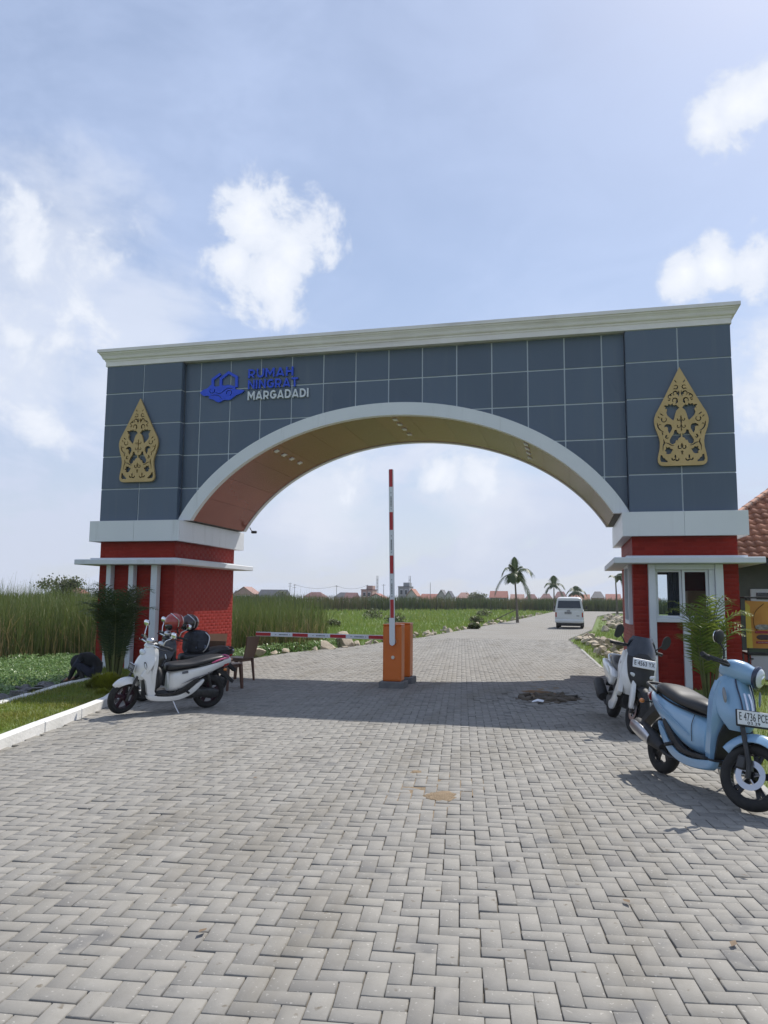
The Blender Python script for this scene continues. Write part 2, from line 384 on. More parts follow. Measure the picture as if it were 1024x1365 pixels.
ROAD_FAR = [(-2.45,17),(-1.6,30),(-.5,49.4),(1.66,102),(3.5,106),(12,107),(30,97),(60,80),(60,72),(30,88),(13,97),(9.4,92),(6.6,70),(5.4,42),(4.9,30),(4.4,25),(3.6,18),(3.62,17)]
sheet('far_road', ROAD_FAR, -.004, m_farpave, road, .25)

# ---- herringbone pavers
PA = R(7.7); PL, PW = .20, .10
def pave_h(x, y):
    """settled, uneven bed of the pavers"""
    h = .012*vnoise(x, y, .55, 3.)+.006*vnoise(x, y, 1.7, 9.)
    h -= .045*math.exp(-(((x-3.25)/.75)**2+((y+2.1)/1.1)**2))
    h -= .012*math.exp(-(((x-.15)/.30)**2+((y+10.1)/.22)**2))
    h += .022*math.exp(-(((x-2.0)/.8)**2+((y+4.2)/.7)**2))
    h += .02*math.exp(-(((x-3.7)/.5)**2+((y+4.0)/.8)**2))
    return h
def build_pavers():
    ca, sa = math.cos(PA), math.sin(PA); u = PW
    rngx = np.arange(-130, 131); out = []
    gx, gy = np.meshgrid(np.arange(-115, 115), np.arange(-178, 200)); gx = gx.ravel(); gy = gy.ravel(); c = (gx-gy) % 4
    H = c == 0; Vv = c == 3
    cx = np.r_[(gx[H]+1.0)*u, (gx[Vv]+.5)*u]; cy = np.r_[(gy[H]+.5)*u, (gy[Vv]+1.0)*u]; ang = np.r_[np.zeros(H.sum()), np.full(Vv.sum(), math.pi/2)]
    X = cx*ca-cy*sa+1.0; Y = cx*sa+cy*ca-2.0
    k = inpoly(np.c_[X, Y], ROAD_NEAR) & (Y > -15.2) & (Y < 17)
    hole = (((X-3.26)/.60)**2+((Y+1.85)/.72)**2) < .85+.35*np.sin(X*9)*np.cos(Y*7)
    k &= ~hole
    X, Y, ang = X[k], Y[k], ang[k]+PA
    n = len(X)
    hz = np.array([pave_h(x, y) for x, y in zip(X, Y)]); e = .12
    gxs = np.array([(pave_h(x+e, y)-pave_h(x-e, y))/(2*e) for x, y in zip(X, Y)]); gys = np.array([(pave_h(x, y+e)-pave_h(x, y-e))/(2*e) for x, y in zip(X, Y)])
    near_hole = np.exp(-(((X-3.3)/.9)**2+((Y+2.2)/1.3)**2)); near_brk = np.exp(-(((X-.15)/.33)**2+((Y+10.1)/.25)**2))
    dis = near_hole*1.25+near_brk*.55
    wav = np.array([vnoise(x, y, .5, 21.) for x, y in zip(X, Y)])
    tx = gxs+rng.normal(0, .010, n)+dis*rng.normal(0, .07, n); ty = gys+rng.normal(0, .010, n)+dis*rng.normal(0, .07, n)
    hz += rng.normal(0, .0018, n)+dis*rng.normal(0, .008, n)
    ang = ang+rng.normal(0, .010, n)+dis*rng.normal(0, .05, n)+.02*wav
    X = X+rng.normal(0, .0012, n); Y = Y+rng.normal(0, .0012, n)
    tint = np.clip(rng.normal(.22, .14, n), 0, .85); tint[rng.random(n) < .025] = .8
    # unit paver: top, chamfer, side
    hl, hw, b, jt = PL/2-.0022, PW/2-.0022, .0034, .05
    def ring(a, w, z): return [(-a,-w,z),(a,-w,z),(a,w,z),(-a,w,z)]
    base = np.array(ring(hl-b, hw-b, 0)+ring(hl, hw, -b)+ring(hl, hw, -jt), float)
    Fq = [(0,1,2,3)]+[(i+4, (i+1)%4+4, (i+1)%4, i) for i in range(4)]+[(i+8, (i+1)%4+8, (i+1)%4+4, i+4) for i in range(4)]
    ft = np.array([0.,.2,.2,.2,.2,.5,.5,.5,.5])
    # the 300 nearest in view are single objects
    P = np.c_[X, Y, np.zeros(n)]-np.array(CAM)
    zc = P@np.array(fw); sx = P@np.array(rr)/zc*1018.45; sy = -(P@np.array(uu))/zc*1018.45
    vis = (zc > .1) & (np.abs(sx) < 530) & (sy < 700)
    order = np.argsort(np.where(vis, zc, 1e9))[:300]
    single = np.zeros(n, bool); single[order] = True
    bulk = np.where(~single)[0]
    ca, sa = np.cos(ang), np.sin(ang)
    bx = base[None,:,0]; by = base[None,:,1]; bz = base[None,:,2]
    wx = bx*ca[:,None]-by*sa[:,None]; wy = bx*sa[:,None]+by*ca[:,None]
    wz = bz+hz[:,None]+wx*tx[:,None]+wy*ty[:,None]
    VV = np.stack([wx+X[:,None], wy+Y[:,None], wz], -1)
    F = np.array(Fq)[None]+(np.arange(len(bulk))*12)[:,None,None]
    me = np_mesh('paver_mass', VV[bulk].reshape(-1,3), F.reshape(-1,4), m_paver, (tint[bulk][:,None]+ft[None]).ravel())
    tag(obj('paver_mass', me, road), kind='stuff')
    meshes = [np_mesh('paver', base, Fq, m_paver, ft+t) for t in np.linspace(0, .7, 8)]
    for i in order:
        o = obj('paver', meshes[min(7, int(tint[i]*8/.85))], road)
        nrm = Vector((-tx[i], -ty[i], 1)).normalized(); q = Vector((0,0,1)).rotation_difference(nrm)
        o.rotation_euler = (q.to_matrix() @ Matrix.Rotation(ang[i], 3, 'Z')).to_euler(); o.location = (X[i], Y[i], hz[i])
    return n
build_pavers()
def joint_bed():
    st = .16; gx = np.arange(-5.2, 5.6, st); gy = np.arange(-15.4, 17.2, st); nx = len(gx)
    V = [(x, y, pave_h(x, y)-.0125+.004*vnoise(x, y, 2.2, 31.)) for y in gy for x in gx]; C_ = np.array([(x+st/2, y+st/2) for y in gy[:-1] for x in gx[:-1]])
    F = np.array([(j*nx+i, j*nx+i+1, (j+1)*nx+i+1, (j+1)*nx+i) for j in range(len(gy)-1) for i in range(nx-1)])
    hole = (((C_[:,0]-3.26)/.54)**2+((C_[:,1]+1.85)/.64)**2) < 1; k = inpoly(C_, ROAD_NEAR) & ~hole
    obj('paving_bed', np_mesh('paving_bed', V, F[k], m_bed, smooth=True), road)
joint_bed()

def mound(name, c, rx, ry, h, mat, parent=None, seed=0, n=36, rings=12, follow=False):
    mb = MB(); V = [(c[0], c[1], c[2]+h)]; F = []
    for i in range(1, rings+1):
        t = i/rings
        for k in range(n):
            a = 2*math.pi*k/n; w = 1+.45*vnoise(math.cos(a)*1.4+seed, math.sin(a)*1.4, 1.)+.28*vnoise(math.cos(a)*4+seed, math.sin(a)*4, 1.)+.12*random.uniform(-1,1)*t
            x, y = c[0]+rx*t*w*math.cos(a), c[1]+ry*t*w*math.sin(a)
            V.append((x, y, c[2]+h*(1-t*t)+.25*h*vnoise(x*9, y*9, 1., seed)*(1-t)-.004*(i==rings)))
    if follow: V = [(x, y, z+pave_h(x, y)) for x, y, z in V]
    for k in range(n): F.append((0, 1+k, 1+(k+1)%n))
    for i in range(rings-1):
        for k in range(n): a=1+i*n+k; b=1+i*n+(k+1)%n; F.append((a, a+n, b+n, b))
    return mb.add(V, F).build(name, mat, parent, smooth=60)
tag(mound('sand_patch', (2.6,-8.95,.0), .15, .15, .012, m_sand, follow=True), 'small patch of brown sand spilled over the grey pavers', 'sand', kind='stuff')
tag(mound('sand_patch', (2.22,-8.13,.0), .06, .07, .007, m_sand, seed=3, follow=True), 'tiny brown sand spot on the pavers behind the larger patch', 'sand', kind='stuff')
# sand filling joints around the patch (shows only between the pavers)
tag(mound('joint_sand', (2.52,-8.75,-.0050), .34, .85, .001, m_sand, seed=5, follow=True), 'brown sand filling the paver joints around the sand patch', 'sand', kind='stuff')
tag(mound('joint_sand', (3.05,-.2,-.0045), .35, 1.5, .001, m_sand, seed=8, follow=True), 'brown sand filling the paver joints behind the pothole', 'sand', kind='stuff')
# broken, sunken paving with earth showing
m_earth2 = M('brown_earth', (.16,.095,.05), (.26,.16,.085), .97, scale=12, bump=.8, bscale=50)
m_earth = M('dark_earth', (.03,.021,.014), (.085,.055,.034), .97, scale=9, bump=.8, bscale=40)
tag(mound('pothole_earth', (3.26,-1.85,-.105), .66, .80, .05, m_earth, seed=12), 'dark bare earth showing in the sunken hole in the paving', 'earth', kind='stuff')
tag(mound('pothole_earth', (3.05,-1.22,-.05), .40, .16, .055, m_earth2, seed=14), 'brown earth heaped at the far rim of the pothole', 'earth', kind='stuff')
m_muddy = M('muddy_paver', (.075,.056,.038), (.17,.14,.10), .95, scale=6, bump=.2, world=True, tint=(.10,.08,.06))
pm = np_mesh('loose_paver', (lambda a,w,b,z:[(-a+b,-w+b,0),(a-b,-w+b,0),(a-b,w-b,0),(-a+b,w-b,0),(-a,-w,-b),(a,-w,-b),(a,w,-b),(-a,w,-b),(-a,-w,-z),(a,-w,-z),(a,w,-z),(-a,w,-z)])(.102,.05,.005,.06),
             [(0,1,2,3)]+[(i+4,(i+1)%4+4,(i+1)%4,i) for i in range(4)]+[(i+8,(i+1)%4+8,(i+1)%4+4,i+4) for i in range(4)]+[(11,10,9,8)], m_muddy, [.55]*10)
for i in range(56):
    a = random.random()*6.28; q = .2+.75*random.random()
    o = obj('loose_paver', pm, None, loc=(3.28+.58*q*math.cos(a), -1.9+.70*q*math.sin(a), -.055+.045*random.random()), rot=(random.gauss(0,.22), random.gauss(0,.22), random.random()*3.1))
    tag(o, 'loose tilted paver lying in the pothole by the white and black scooter', 'paver', 'loose pavers in the pothole')
mb = MB(); mb.add([(-.09,-.03,0),(0,-.05,.02),(.09,-.02,.005),(.10,.05,.03),(.0,.06,.045),(-.08,.04,.015)], [(0,1,4,5),(1,2,3,4)])
tag(mb.build('plastic_scrap', M('white_plastic', (.75,.76,.78), rough=.3), loc=(3.12,-2.62,-.02)), 'crumpled white plastic scrap lying in front of the pothole', 'litter')
for px_, (x, y) in enumerate([(.42,-10.65),(1.35,-6.9),(3.9,-10.9),(4.35,-11.3),(4.6,-10.3),(1.9,-11.8),(.9,-8.8)]):
    a = random.random()*6; s = .022+.014*random.random()
    mb = MB(); mb.add([(-s,0,.004),(0,-s*.5,.012),(s*1.1,0,.006),(0,s*.5,.002)], [(0,1,2,3)])
    tag(mb.build('dry_leaf', M('dry_leaf', (.13,.085,.05), (.20,.14,.08), .8), loc=(x, y, .012+pave_h(x,y)), rot=(.2,.1,a)), 'small dry brown leaf lying on the foreground pavers', 'leaf', 'dry leaves on the paving')

# ---- kerbs and the verge at left
def kerb_run(name, pts, w, h, z0, mat, label, seg=None, gap=.006):
    e = empty(name, (pts[0][0], pts[0][1], 0), label=label, cat='kerb')
    for (x0,y0),(x1,y1) in zip(pts[:-1], pts[1:]):
        d = math.hypot(x1-x0, y1-y0); a = math.atan2(y1-y0, x1-x0); n = max(1, round(d/(seg or d)))
        for i in range(n):
            t = (i+.5)/n; mb = MB().box((0,0,0), (d/n-gap, w, h), .012)
            mb.build('kerb_stone', mat, e, world=True, loc=(x0+(x1-x0)*t, y0+(y1-y0)*t, z0+h/2+random.gauss(0,.003)), rot=(random.gauss(0,.008), random.gauss(0,.006), a+random.gauss(0,.004)))
    return e
kerb_run('white_kerb', [(-.55,-15.0),(-2.19,-8.4),(-3.06,-5.05),(-3.85,-3.2),(-4.7,-.6)], .13, .32, -.2, m_kerb, 'white painted kerb along the grass verge at the left edge of the paving', 1.2, .003)
kerb_run('verge_edging', [(-3.9,-8.5),(-4.5,-5.5),(-5.2,-2.8),(-5.5,-1.4)], .12, .32, -.26, m_kerb, 'low whitewashed edging between the verge and the stone channel', .9)
kerb_run('edge_strip', [(5.24,-15),(5.24,-2.5),(4.8,-.7)], .08, .2, -.19, m_conc, 'thin concrete edging at the right side of the paving beside the scooters', 1.0)
kerb_run('edge_strip', [(4.02,11),(4.38,4.1),(4.72,3.35)], .08, .2, -.19, m_conc, 'thin concrete edging of the road beside the rock heap', 1.0)
VERGE = [(-.7,-15),(-2.28,-8.4),(-3.14,-5.05),(-3.95,-3.2),(-4.8,-.6),(-4.85,0),(-6.6,0),(-5.6,-1.4),(-5.26,-2.8),(-4.56,-5.5),(-3.96,-8.5),(-2.6,-15)]
tag(sheet('verge', VERGE, .02, m_field, None, .3), kind='structure')
RIGHT_LAWN = [(5.28,-15),(5.28,-2.5),(4.84,-.7),(4.9,-.02),(6.7,-.02),(6.8,3.3),(16,3.3),(16,-15)]
tag(sheet('right_lawn', RIGHT_LAWN, -.02, m_field, None, .25), kind='structure')
# ================================================================ ENTRANCE GATE
PX0, PX1 = 4.804, 6.748; GH1, GH2 = 3.30, 6.925; GD = 3.18; REC = .15; ZC = 1.79
m_panel = M('slate_blue_cladding', (.085,.116,.165), (.096,.129,.181), .38, scale=.5, detail=2, spec=.42, rough2=.46, objrand=.11, stain=(1.0,(.125,.150,.190),.50,.85,(4,1,.22)))
m_seam = M('pale_sealant', (.55,.60,.65), rough=.6)
m_white = M('white_cladding', (.68,.70,.72), (.73,.745,.76), .35, scale=.8, spec=.45, stain=(1.2,(.58,.59,.59),.55,.8,(3,3,.3)))
m_copper = M('copper_brown_cladding', (.215,.052,.034), (.255,.066,.042), .20, metal=.45, scale=.7, spec=.5, objrand=.10)
m_stucco = M('weathered_white_cornice', (.74,.69,.685), (.82,.78,.775), .8, scale=2.2, detail=6, bump=.25, bscale=40, stain=(.9,(.52,.475,.46),.50,.76,(.35,1,5)))
m_brick = M('red_glazed_brick', (.255,.019,.012), (.30,.026,.016), .55, scale=4, spec=.15, tint=(.215,.015,.010), bump=.05, bscale=50)
m_mortar = M('dark_red_mortar', (.20,.016,.011), (.23,.019,.013), .8, scale=8)
m_wpaint = M('white_paint', (.62,.65,.68), (.68,.70,.72), .55, scale=3, stain=(2.,(.45,.46,.45),.58,.8,(1,1,.5)))
m_glass = M('window_glass', (.85,.9,.92), rough=.02, trans=1.0, ior=1.12, spec=.5)
m_alu = M('white_window_frame', (.66,.68,.70), rough=.4)
m_gold = M('gold_painted_metal', (.44,.31,.13), (.52,.37,.165), .45, metal=.25, scale=3)
m_blue = M('blue_sign', (.012,.065,.62), (.014,.075,.68), .4)
m_bluee = M('sign_return', (.05,.12,.50), rough=.4)
m_silver = M('silver_sign', (.62,.65,.68), rough=.45, metal=.2)
m_black = M('black_plastic', (.016,.016,.017), (.022,.022,.023), .5)
m_lamp = M('lamp_diffuser', (.75,.75,.73), rough=.3)

gate = empty('entrance_gate', (0, GD/2, 0), label='wide arched entrance gate with slate blue panels and red brick pillars', cat='gate')
def gp(mb, name, mat, parent=gate, smooth=None): return mb.build(name, mat, parent, smooth, world=(parent is gate))
def arch_z(x, off=0.):        # outer arch curve (off<0: inside it)
    A, B = 5.2+off, 3.93+off; q = 1-(x/A)**2
    return ZC+B*math.sqrt(q) if q > 0 else ZC
J = .0125
rows = [3.30, 4.03, 4.785, 5.525, 6.265, 6.925]
# backing bodies
for s in (-1, 1):
    x0, x1 = (PX0, PX1) if s > 0 else (-PX1, -PX0)
    gp(MB().box(((x0+x1)/2, GD/2, (GH1+GH2)/2), (x1-x0-.03, GD-.03, GH2-GH1), 0), 'pillar_core', m_seam)
xs = np.linspace(-PX0+.01, PX0-.01, 81)
V = []; F = []
for y in (REC+.012, GD-REC-.012):
    for x in xs: V += [(x, y, arch_z(x)-.02), (x, y, GH2)]
n = len(xs)
for i in range(n-1):
    a = 2*i; F += [(a, a+2, a+3, a+1), (2*n+a, 2*n+a+1, 2*n+a+3, 2*n+a+2), (a, 2*n+a, 2*n+a+2, a+2)]
gp(MB().add(V, F), 'arch_core', m_seam)
def panel(x0, x1, z0, z1, y, sgn=-1, clip=False):
    x0 += J; x1 -= J; z0 += J; z1 -= J
    if x1-x0 < .02: return
    if clip:
        q = np.linspace(x0, x1, 9); zb = [max(z0, arch_z(x)+.005) for x in q]
        if min(zb) >= z1-.01: return
        lo = [(x, min(b, z1)) for x, b in zip(q, zb)]
        lo = [p for i, p in enumerate(lo) if p[1] < z1-1e-4 or (i+1 < len(lo) and lo[i+1][1] < z1-1e-4) or (i > 0 and lo[i-1][1] < z1-1e-4)]
        poly = lo[:]
        if poly[-1][1] < z1-1e-3: poly.append((poly[-1][0], z1))
        if poly[0][1] < z1-1e-3: poly.append((poly[0][0], z1))
    else: poly = [(x0,z0),(x1,z0),(x1,z1),(x0,z1)]
    if len(poly) < 3: return
    mb = MB().prism(poly, y, y+.02 if sgn < 0 else y-.02)
    mb.v = [(a, b+(random.gauss(0,.0022) if abs(b-y) < 1e-6 else 0), c) for a, b, c in mb.v]
    gp(mb, 'cladding_panel', m_panel)
for y, sg in ((0, -1), (GD, 1)):
    for s in (-1, 1):
        xs3 = [PX0, (PX0+PX1)/2+.005, PX1]
        for i in range(2):
            a, b = (xs3[i], xs3[i+1]) if s > 0 else (-xs3[i+1], -xs3[i])
            for k in range(5): panel(a, b, rows[k], rows[k+1], y, sg)
    seams = [-PX0]+[(i-6)*.732-.028 for i in range(13)]+[PX0]
    ym = REC if sg < 0 else GD-REC
    for i in range(14):
        for k in range(5): panel(seams[i], seams[i+1], rows[k], rows[k+1], ym, sg, True)
# side faces of the pillar tops
for s in (-1, 1):
    for k in range(5):
        for xx, d in ((PX1, s), (PX0, -s)):
            x = s*xx
            ys_ = [(0.013, GD/2), (GD/2, GD-.013)] if xx == PX1 else [(.013, REC), (GD-REC, GD-.013)]
            for ya, yb in ys_:
                gp(MB().box((x-d*.01, (ya+yb)/2, (rows[k]+rows[k+1])/2), (.02, yb-ya-.01, rows[k+1]-rows[k]-2*J)), 'cladding_panel', m_panel)
# arch rings: white trims front and back, copper soffit panels between
def arch_band(y0, y1, o0, o1, t0, t1, n, flush=False):
    """solid band between two offset ellipses, angle from t0 to t1 (radians from +x)"""
    rings = []
    for q_ in np.linspace(0, 1, n):
        ti = to = t0+(t1-t0)*q_
        if flush: ti, to = [(lambda s_: s_+(math.pi-2*s_)*q_)(math.asin((GH1+.002-ZC)/(3.93+o_))) for o_ in (o0, o1)]
        pi = ((5.2+o0)*math.cos(ti), ZC+(3.93+o0)*math.sin(ti)); po = ((5.2+o1)*math.cos(to), ZC+(3.93+o1)*math.sin(to))
        rings.append([(pi[0],y0,pi[1]),(po[0],y0,po[1]),(po[0],y1,po[1]),(pi[0],y1,pi[1])])
    return MB().rings(rings)
ts = math.asin((GH1+.002-ZC)/3.93); tsi = math.asin((GH1+.002-ZC)/3.70)
gp(arch_band(REC-.085, REC+.06, -.25, .02, tsi, math.pi-tsi, 90, True), 'arch_trim', m_white, smooth=30)
gp(arch_band(GD-REC-.06, GD-REC+.085, -.25, .02, tsi, math.pi-tsi, 90, True), 'arch_trim', m_white, smooth=30)
ns = 15; tt = np.linspace(tsi+.002, math.pi-tsi-.002, ns+1)
for i in range(ns):
    gp(arch_band(REC+.062, GD-REC-.062, -.232, -.21, tt[i]+.0005, tt[i+1]-.0005, 8), 'soffit_panel', m_copper, smooth=30)
gp(arch_band(REC+.064, GD-REC-.064, -.205, -.03, tsi+.004, math.pi-tsi-.004, 60, True), 'soffit_backing', M('dark_gap', (.03,.02,.018)))
for X in (-2.70, .03, 2.83):
    t = math.acos(X/4.965); nx, nz = math.cos(t)/4.965, math.sin(t)/3.695; l = math.hypot(nx, nz); nx /= l; nz /= l
    z = ZC+3.695*math.sin(t); a = math.atan2(nx, nz)
    for Y in (.55, 1.02, 1.52, 2.08):
        rot = Matrix.Rotation(a, 3, 'Y'); e = MB().box((X-nx*.006, Y, z-nz*.006), (.10, .16, .018), .004, rot)
        d = gp(e, 'downlight', m_white); MB().box((X-nx*.017, Y, z-nz*.017), (.075, .13, .006), 0, rot).build('diffuser', m_lamp, d)
# cornice: moulded profile mitred round the block
prof = [(-.02,6.925),(.022,6.925),(.022,7.035),(.036,7.04),(.042,7.075),(.07,7.085),(.085,7.105),(.10,7.15),(.125,7.185),(.142,7.20),(.142,7.222),(.172,7.23),(.172,7.30),(.0,7.315)]
rings = []
for cx, cy in ((-1,-1),(1,-1),(1,1),(-1,1)):
    rings.append([(cx*(PX1+o), (0 if cy<0 else GD)+cy*o, z) for o, z in prof])
gp(MB().rings(rings, loop=True), 'cornice', m_stucco)
gp(MB().box((0, GD/2, 7.27), (2*PX1-.1, GD-.1, .08)), 'roof_deck', m_stucco)
gp(MB().box((0, REC/2+.012, 6.955), (2*PX0, REC-.03, .05)), 'cornice_soffit', m_stucco)
# white belts under the cladding
OB = .145
for s in (-1, 1):
    x0, x1 = (PX0-OB, PX1+OB) if s > 0 else (-PX1-OB, -PX0+OB)
    zc, hh = 3.062, .462; y0, y1 = -OB, GD+OB; xm = (x0+x1)/2; t = .02
    gp(MB().box((xm, (y0+y1)/2, zc), (x1-x0-2*t, y1-y0-2*t, hh-.02)), 'belt_core', m_wpaint)
    for a, b in ((x0, xm), (xm, x1)):
        for yy in (y0+t/2, y1-t/2): gp(MB().box(((a+b)/2, yy, zc), (b-a-.004, t, hh), .003), 'belt_panel', m_white)
    for a, b in ((y0+t, (y0+y1)/2+.3), ((y0+y1)/2+.3, y1-t)):
        for xx in (x0+t/2, x1-t/2): gp(MB().box((xx, (a+b)/2, zc), (t, b-a-.004, hh), .003), 'belt_panel', m_white)
# brick shafts
BW0, BW1 = 4.84, 6.72; BY0, BY1 = .06, 3.13; WT = .12; ZT = 2.84
def wall_rects(front_open=None, x_open=None, back_open=None): pass
def rects_with_hole(u0, u1, z0, z1, hole):
    if hole is None: return [(u0,u1,z0,z1)]
    a,b,c,d = hole; return [(u0,a,z0,z1),(b,u1,z0,z1),(a,b,z0,c),(a,b,d,z1)]
WIN_F = (5.23, 6.29, 1.24, 2.30); WIN_B = (5.05, 5.90, 1.15, 2.25); WIN_S = (.40, 1.35, 1.22, 2.26)
walls = []       # face descriptors for the bricks: (axis, plane, outward sign, u0,u1, hole)
for s in (-1, 1):
    hx = (lambda h: h) if s > 0 else (lambda h: None)
    for y0, out, hole in ((BY0, -1, hx(WIN_F)), (BY1, 1, hx(WIN_B))):
        mb = MB()
        for a,b,c,d in rects_with_hole(BW0, BW1, -.3, ZT, hole):
            xa, xb = (a, b) if s > 0 else (-b, -a); yc = y0-out*WT/2
            mb.box(((xa+xb)/2, yc, (c+d)/2), (xb-xa, WT, d-c))
        gp(mb, 'brick_wall', m_mortar)
        u0, u1 = (BW0, BW1) if s > 0 else (-BW1, -BW0); walls.append(('y', y0, out, u0, u1, hole, s))
    for x, out, hole in ((BW0, -1, hx(WIN_S)), (BW1, 1, None)):
        mb = MB()
        for a,b,c,d in rects_with_hole(BY0+WT, BY1-WT, -.3, ZT, hole):
            mb.box((s*(x-out*WT/2), (a+b)/2, (c+d)/2), (WT, b-a, d-c))
        gp(mb, 'brick_wall', m_mortar); walls.append(('x', s*x, s*out, BY0, BY1, hole, s))
# glazed brick slips, 0.23 x 0.075, running bond
BL, BH, BG, BT = .232, .0755, .005, .0015
bverts = lambda l, h, t: [(-l/2,0,-h/2),(l/2,0,-h/2),(l/2,0,h/2),(-l/2,0,h/2),(-l/2+.003,-t,-h/2+.003),(l/2-.003,-t,-h/2+.003),(l/2-.003,-t,h/2-.003),(-l/2+.003,-t,h/2-.003)]
bfaces = [(4,5,6,7),(0,1,5,4),(1,2,6,5),(2,3,7,6),(3,0,4,7)]
pieces = []
for ax, pl, out, u0, u1, hole, s in walls:
    nr = int((ZT+.02)/BH)
    for r in range(nr):
        zc = BH*(r+.5); zh = BH-BG
        u = u0-(BL/2 if r % 2 else 0)
        while u < u1-.01:
            a, b = max(u, u0)+.0015, min(u+BL, u1)-.0015; u += BL
            spans = [(a, b)]
            if hole and hole[2]-.02 < zc < hole[3]+.02: spans = [(a, min(b, hole[0])), (max(a, hole[1]), b)]
            for p, q in spans:
                if q-p > .03: pieces.append((ax, pl, out, (p+q)/2, zc, q-p, zh, s))
VB = []; FB = []; TB = []
fr = [p for p in pieces if p[0] == 'y' and p[2] < 0 and p[7] > 0]; fr.sort(key=lambda p: -p[4]); fr = [p for p in fr if abs(p[5]-(BL-.003)) < .002][:300]; frs = set(map(id, fr))
bmesh_ = [np_mesh('brick', bverts(BL-.003, BH-BG, BT), bfaces, m_brick, [t]*5) for t in (0,.15,.3,.5,.8)]
for p in pieces:
    ax, pl, out, u, z, l, h, s = p
    if id(p) in frs:
        obj('brick', random.choice(bmesh_), gate, True, loc=(u, pl-.0005, z), rot=(random.gauss(0,.002), 0, random.gauss(0,.002)))
        continue
    b0 = len(VB); t = BT+random.gauss(0,.0004)
    for x, y, zz in bverts(l, h, t):
        VB.append((u+x, pl-out*(-1)*0+(y if out<0 else -y), z+zz) if ax == 'y' else (pl+(y if out<0 else -y), u+x, z+zz))
    FB += [tuple(b0+i for i in f) for f in bfaces]; TB += [min(1, abs(random.gauss(.1,.2)))]*5
tag(attach(obj('brick_mass', np_mesh('brick_mass', VB, FB, m_brick, TB)), gate, True), kind='stuff')
# canopy slabs
for s in (-1, 1):
    x0, x1 = (PX0-.33, PX1+.36) if s > 0 else (-PX1-.36, -PX0+.33)
    gp(MB().box(((x0+x1)/2, GD/2+.02, 2.362), (x1-x0, GD+.72, .115), .012), 'canopy_slab', m_wpaint)
    gp(MB().box(((x0+x1)/2, GD/2+.02, 2.44), (x1-x0-.5, GD+.25, .04)), 'canopy_flashing', m_wpaint)
# left pillar: three white posts on the front
for xa, xb, yy in ((-6.42,-6.31,-.05),(-5.86,-5.74,-.06),(-5.30,-5.15,-.07)):
    gp(MB().box(((xa+xb)/2, yy, .95), (xb-xa, .16, 2.70), .006), 'white_post', m_wpaint)
# right pillar: guard booth front
def frame_rect(x0, x1, z0, z1, y, t, w, name, mat=m_alu):
    """four bars of section t (in plane) x w (depth) butted"""
    mb = MB(); mb.box(((x0+x1)/2, y, z1-t/2), (x1-x0, w, t)); mb.box(((x0+x1)/2, y, z0+t/2), (x1-x0, w, t))
    for x in (x0+t/2, x1-t/2): mb.box((x, y, (z0+z1)/2), (t, w, z1-z0-2*t))
    return gp(mb, name, mat)
for xa, xb in ((5.11,5.235),(6.29,6.43)):
    gp(MB().box(((xa+xb)/2, 0.0, 1.005), (xb-xa, .15, 2.59), .006), 'white_post', m_wpaint)
gp(MB().box((5.7625, 0.02, 1.25), (1.05, .16, .075), .005), 'window_sill', m_wpaint)
gp(MB().box((5.77, 0.01, .56), (.125, .13, 1.3), .005), 'white_post', m_wpaint)
gp(MB().box((5.7625, 0.02, 2.25), (1.05, .14, .10), .005), 'window_head', m_wpaint)
gp(MB().box((6.235, 0.03, 1.745), (.10, .12, .91), .004), 'window_jamb', m_wpaint)
wz0, wz1 = 1.29, 2.20
for xa, xb, yy in ((5.245, 5.715, .085), (5.72, 6.18, .045)):
    f = frame_rect(xa, xb, wz0, wz1, yy, .045, .035, 'sliding_window')
    MB().box(((xa+xb)/2, yy, (wz0+wz1)/2), (xb-xa-.08, .006, wz1-wz0-.08)).build('pane', m_glass, f)
f = frame_rect(WIN_B[0], WIN_B[1], WIN_B[2], WIN_B[3], BY1-.06, .045, .06, 'rear_window')
MB().box(((WIN_B[0]+WIN_B[1])/2, BY1-.06, 1.7), (WIN_B[1]-WIN_B[0]-.08, .006, 1.02)).build('pane', m_glass, f)
mb = MB()
for z in (WIN_S[2]-.03, WIN_S[3]+.03): mb.box((BW0-.02, (WIN_S[0]+WIN_S[1])/2, z), (.10, WIN_S[1]-WIN_S[0]+.2, .08))
for y in (WIN_S[0]-.04, WIN_S[1]+.04): mb.box((BW0-.02, y, (WIN_S[2]+WIN_S[3])/2), (.10, .10, WIN_S[3]-WIN_S[2]-.02))
f = gp(mb, 'side_window', m_wpaint); MB().box((BW0+.05, (WIN_S[0]+WIN_S[1])/2, (WIN_S[2]+WIN_S[3])/2), (.006, WIN_S[1]-WIN_S[0], 1.0)).build('pane', m_glass, f)
gp(MB().box((5.78, GD/2, .03), (1.64, 2.8, .06)), 'booth_floor', m_conc)
gp(MB().box((5.78, GD/2, 2.72), (1.62, 2.8, .05)), 'booth_ceiling', m_wpaint)
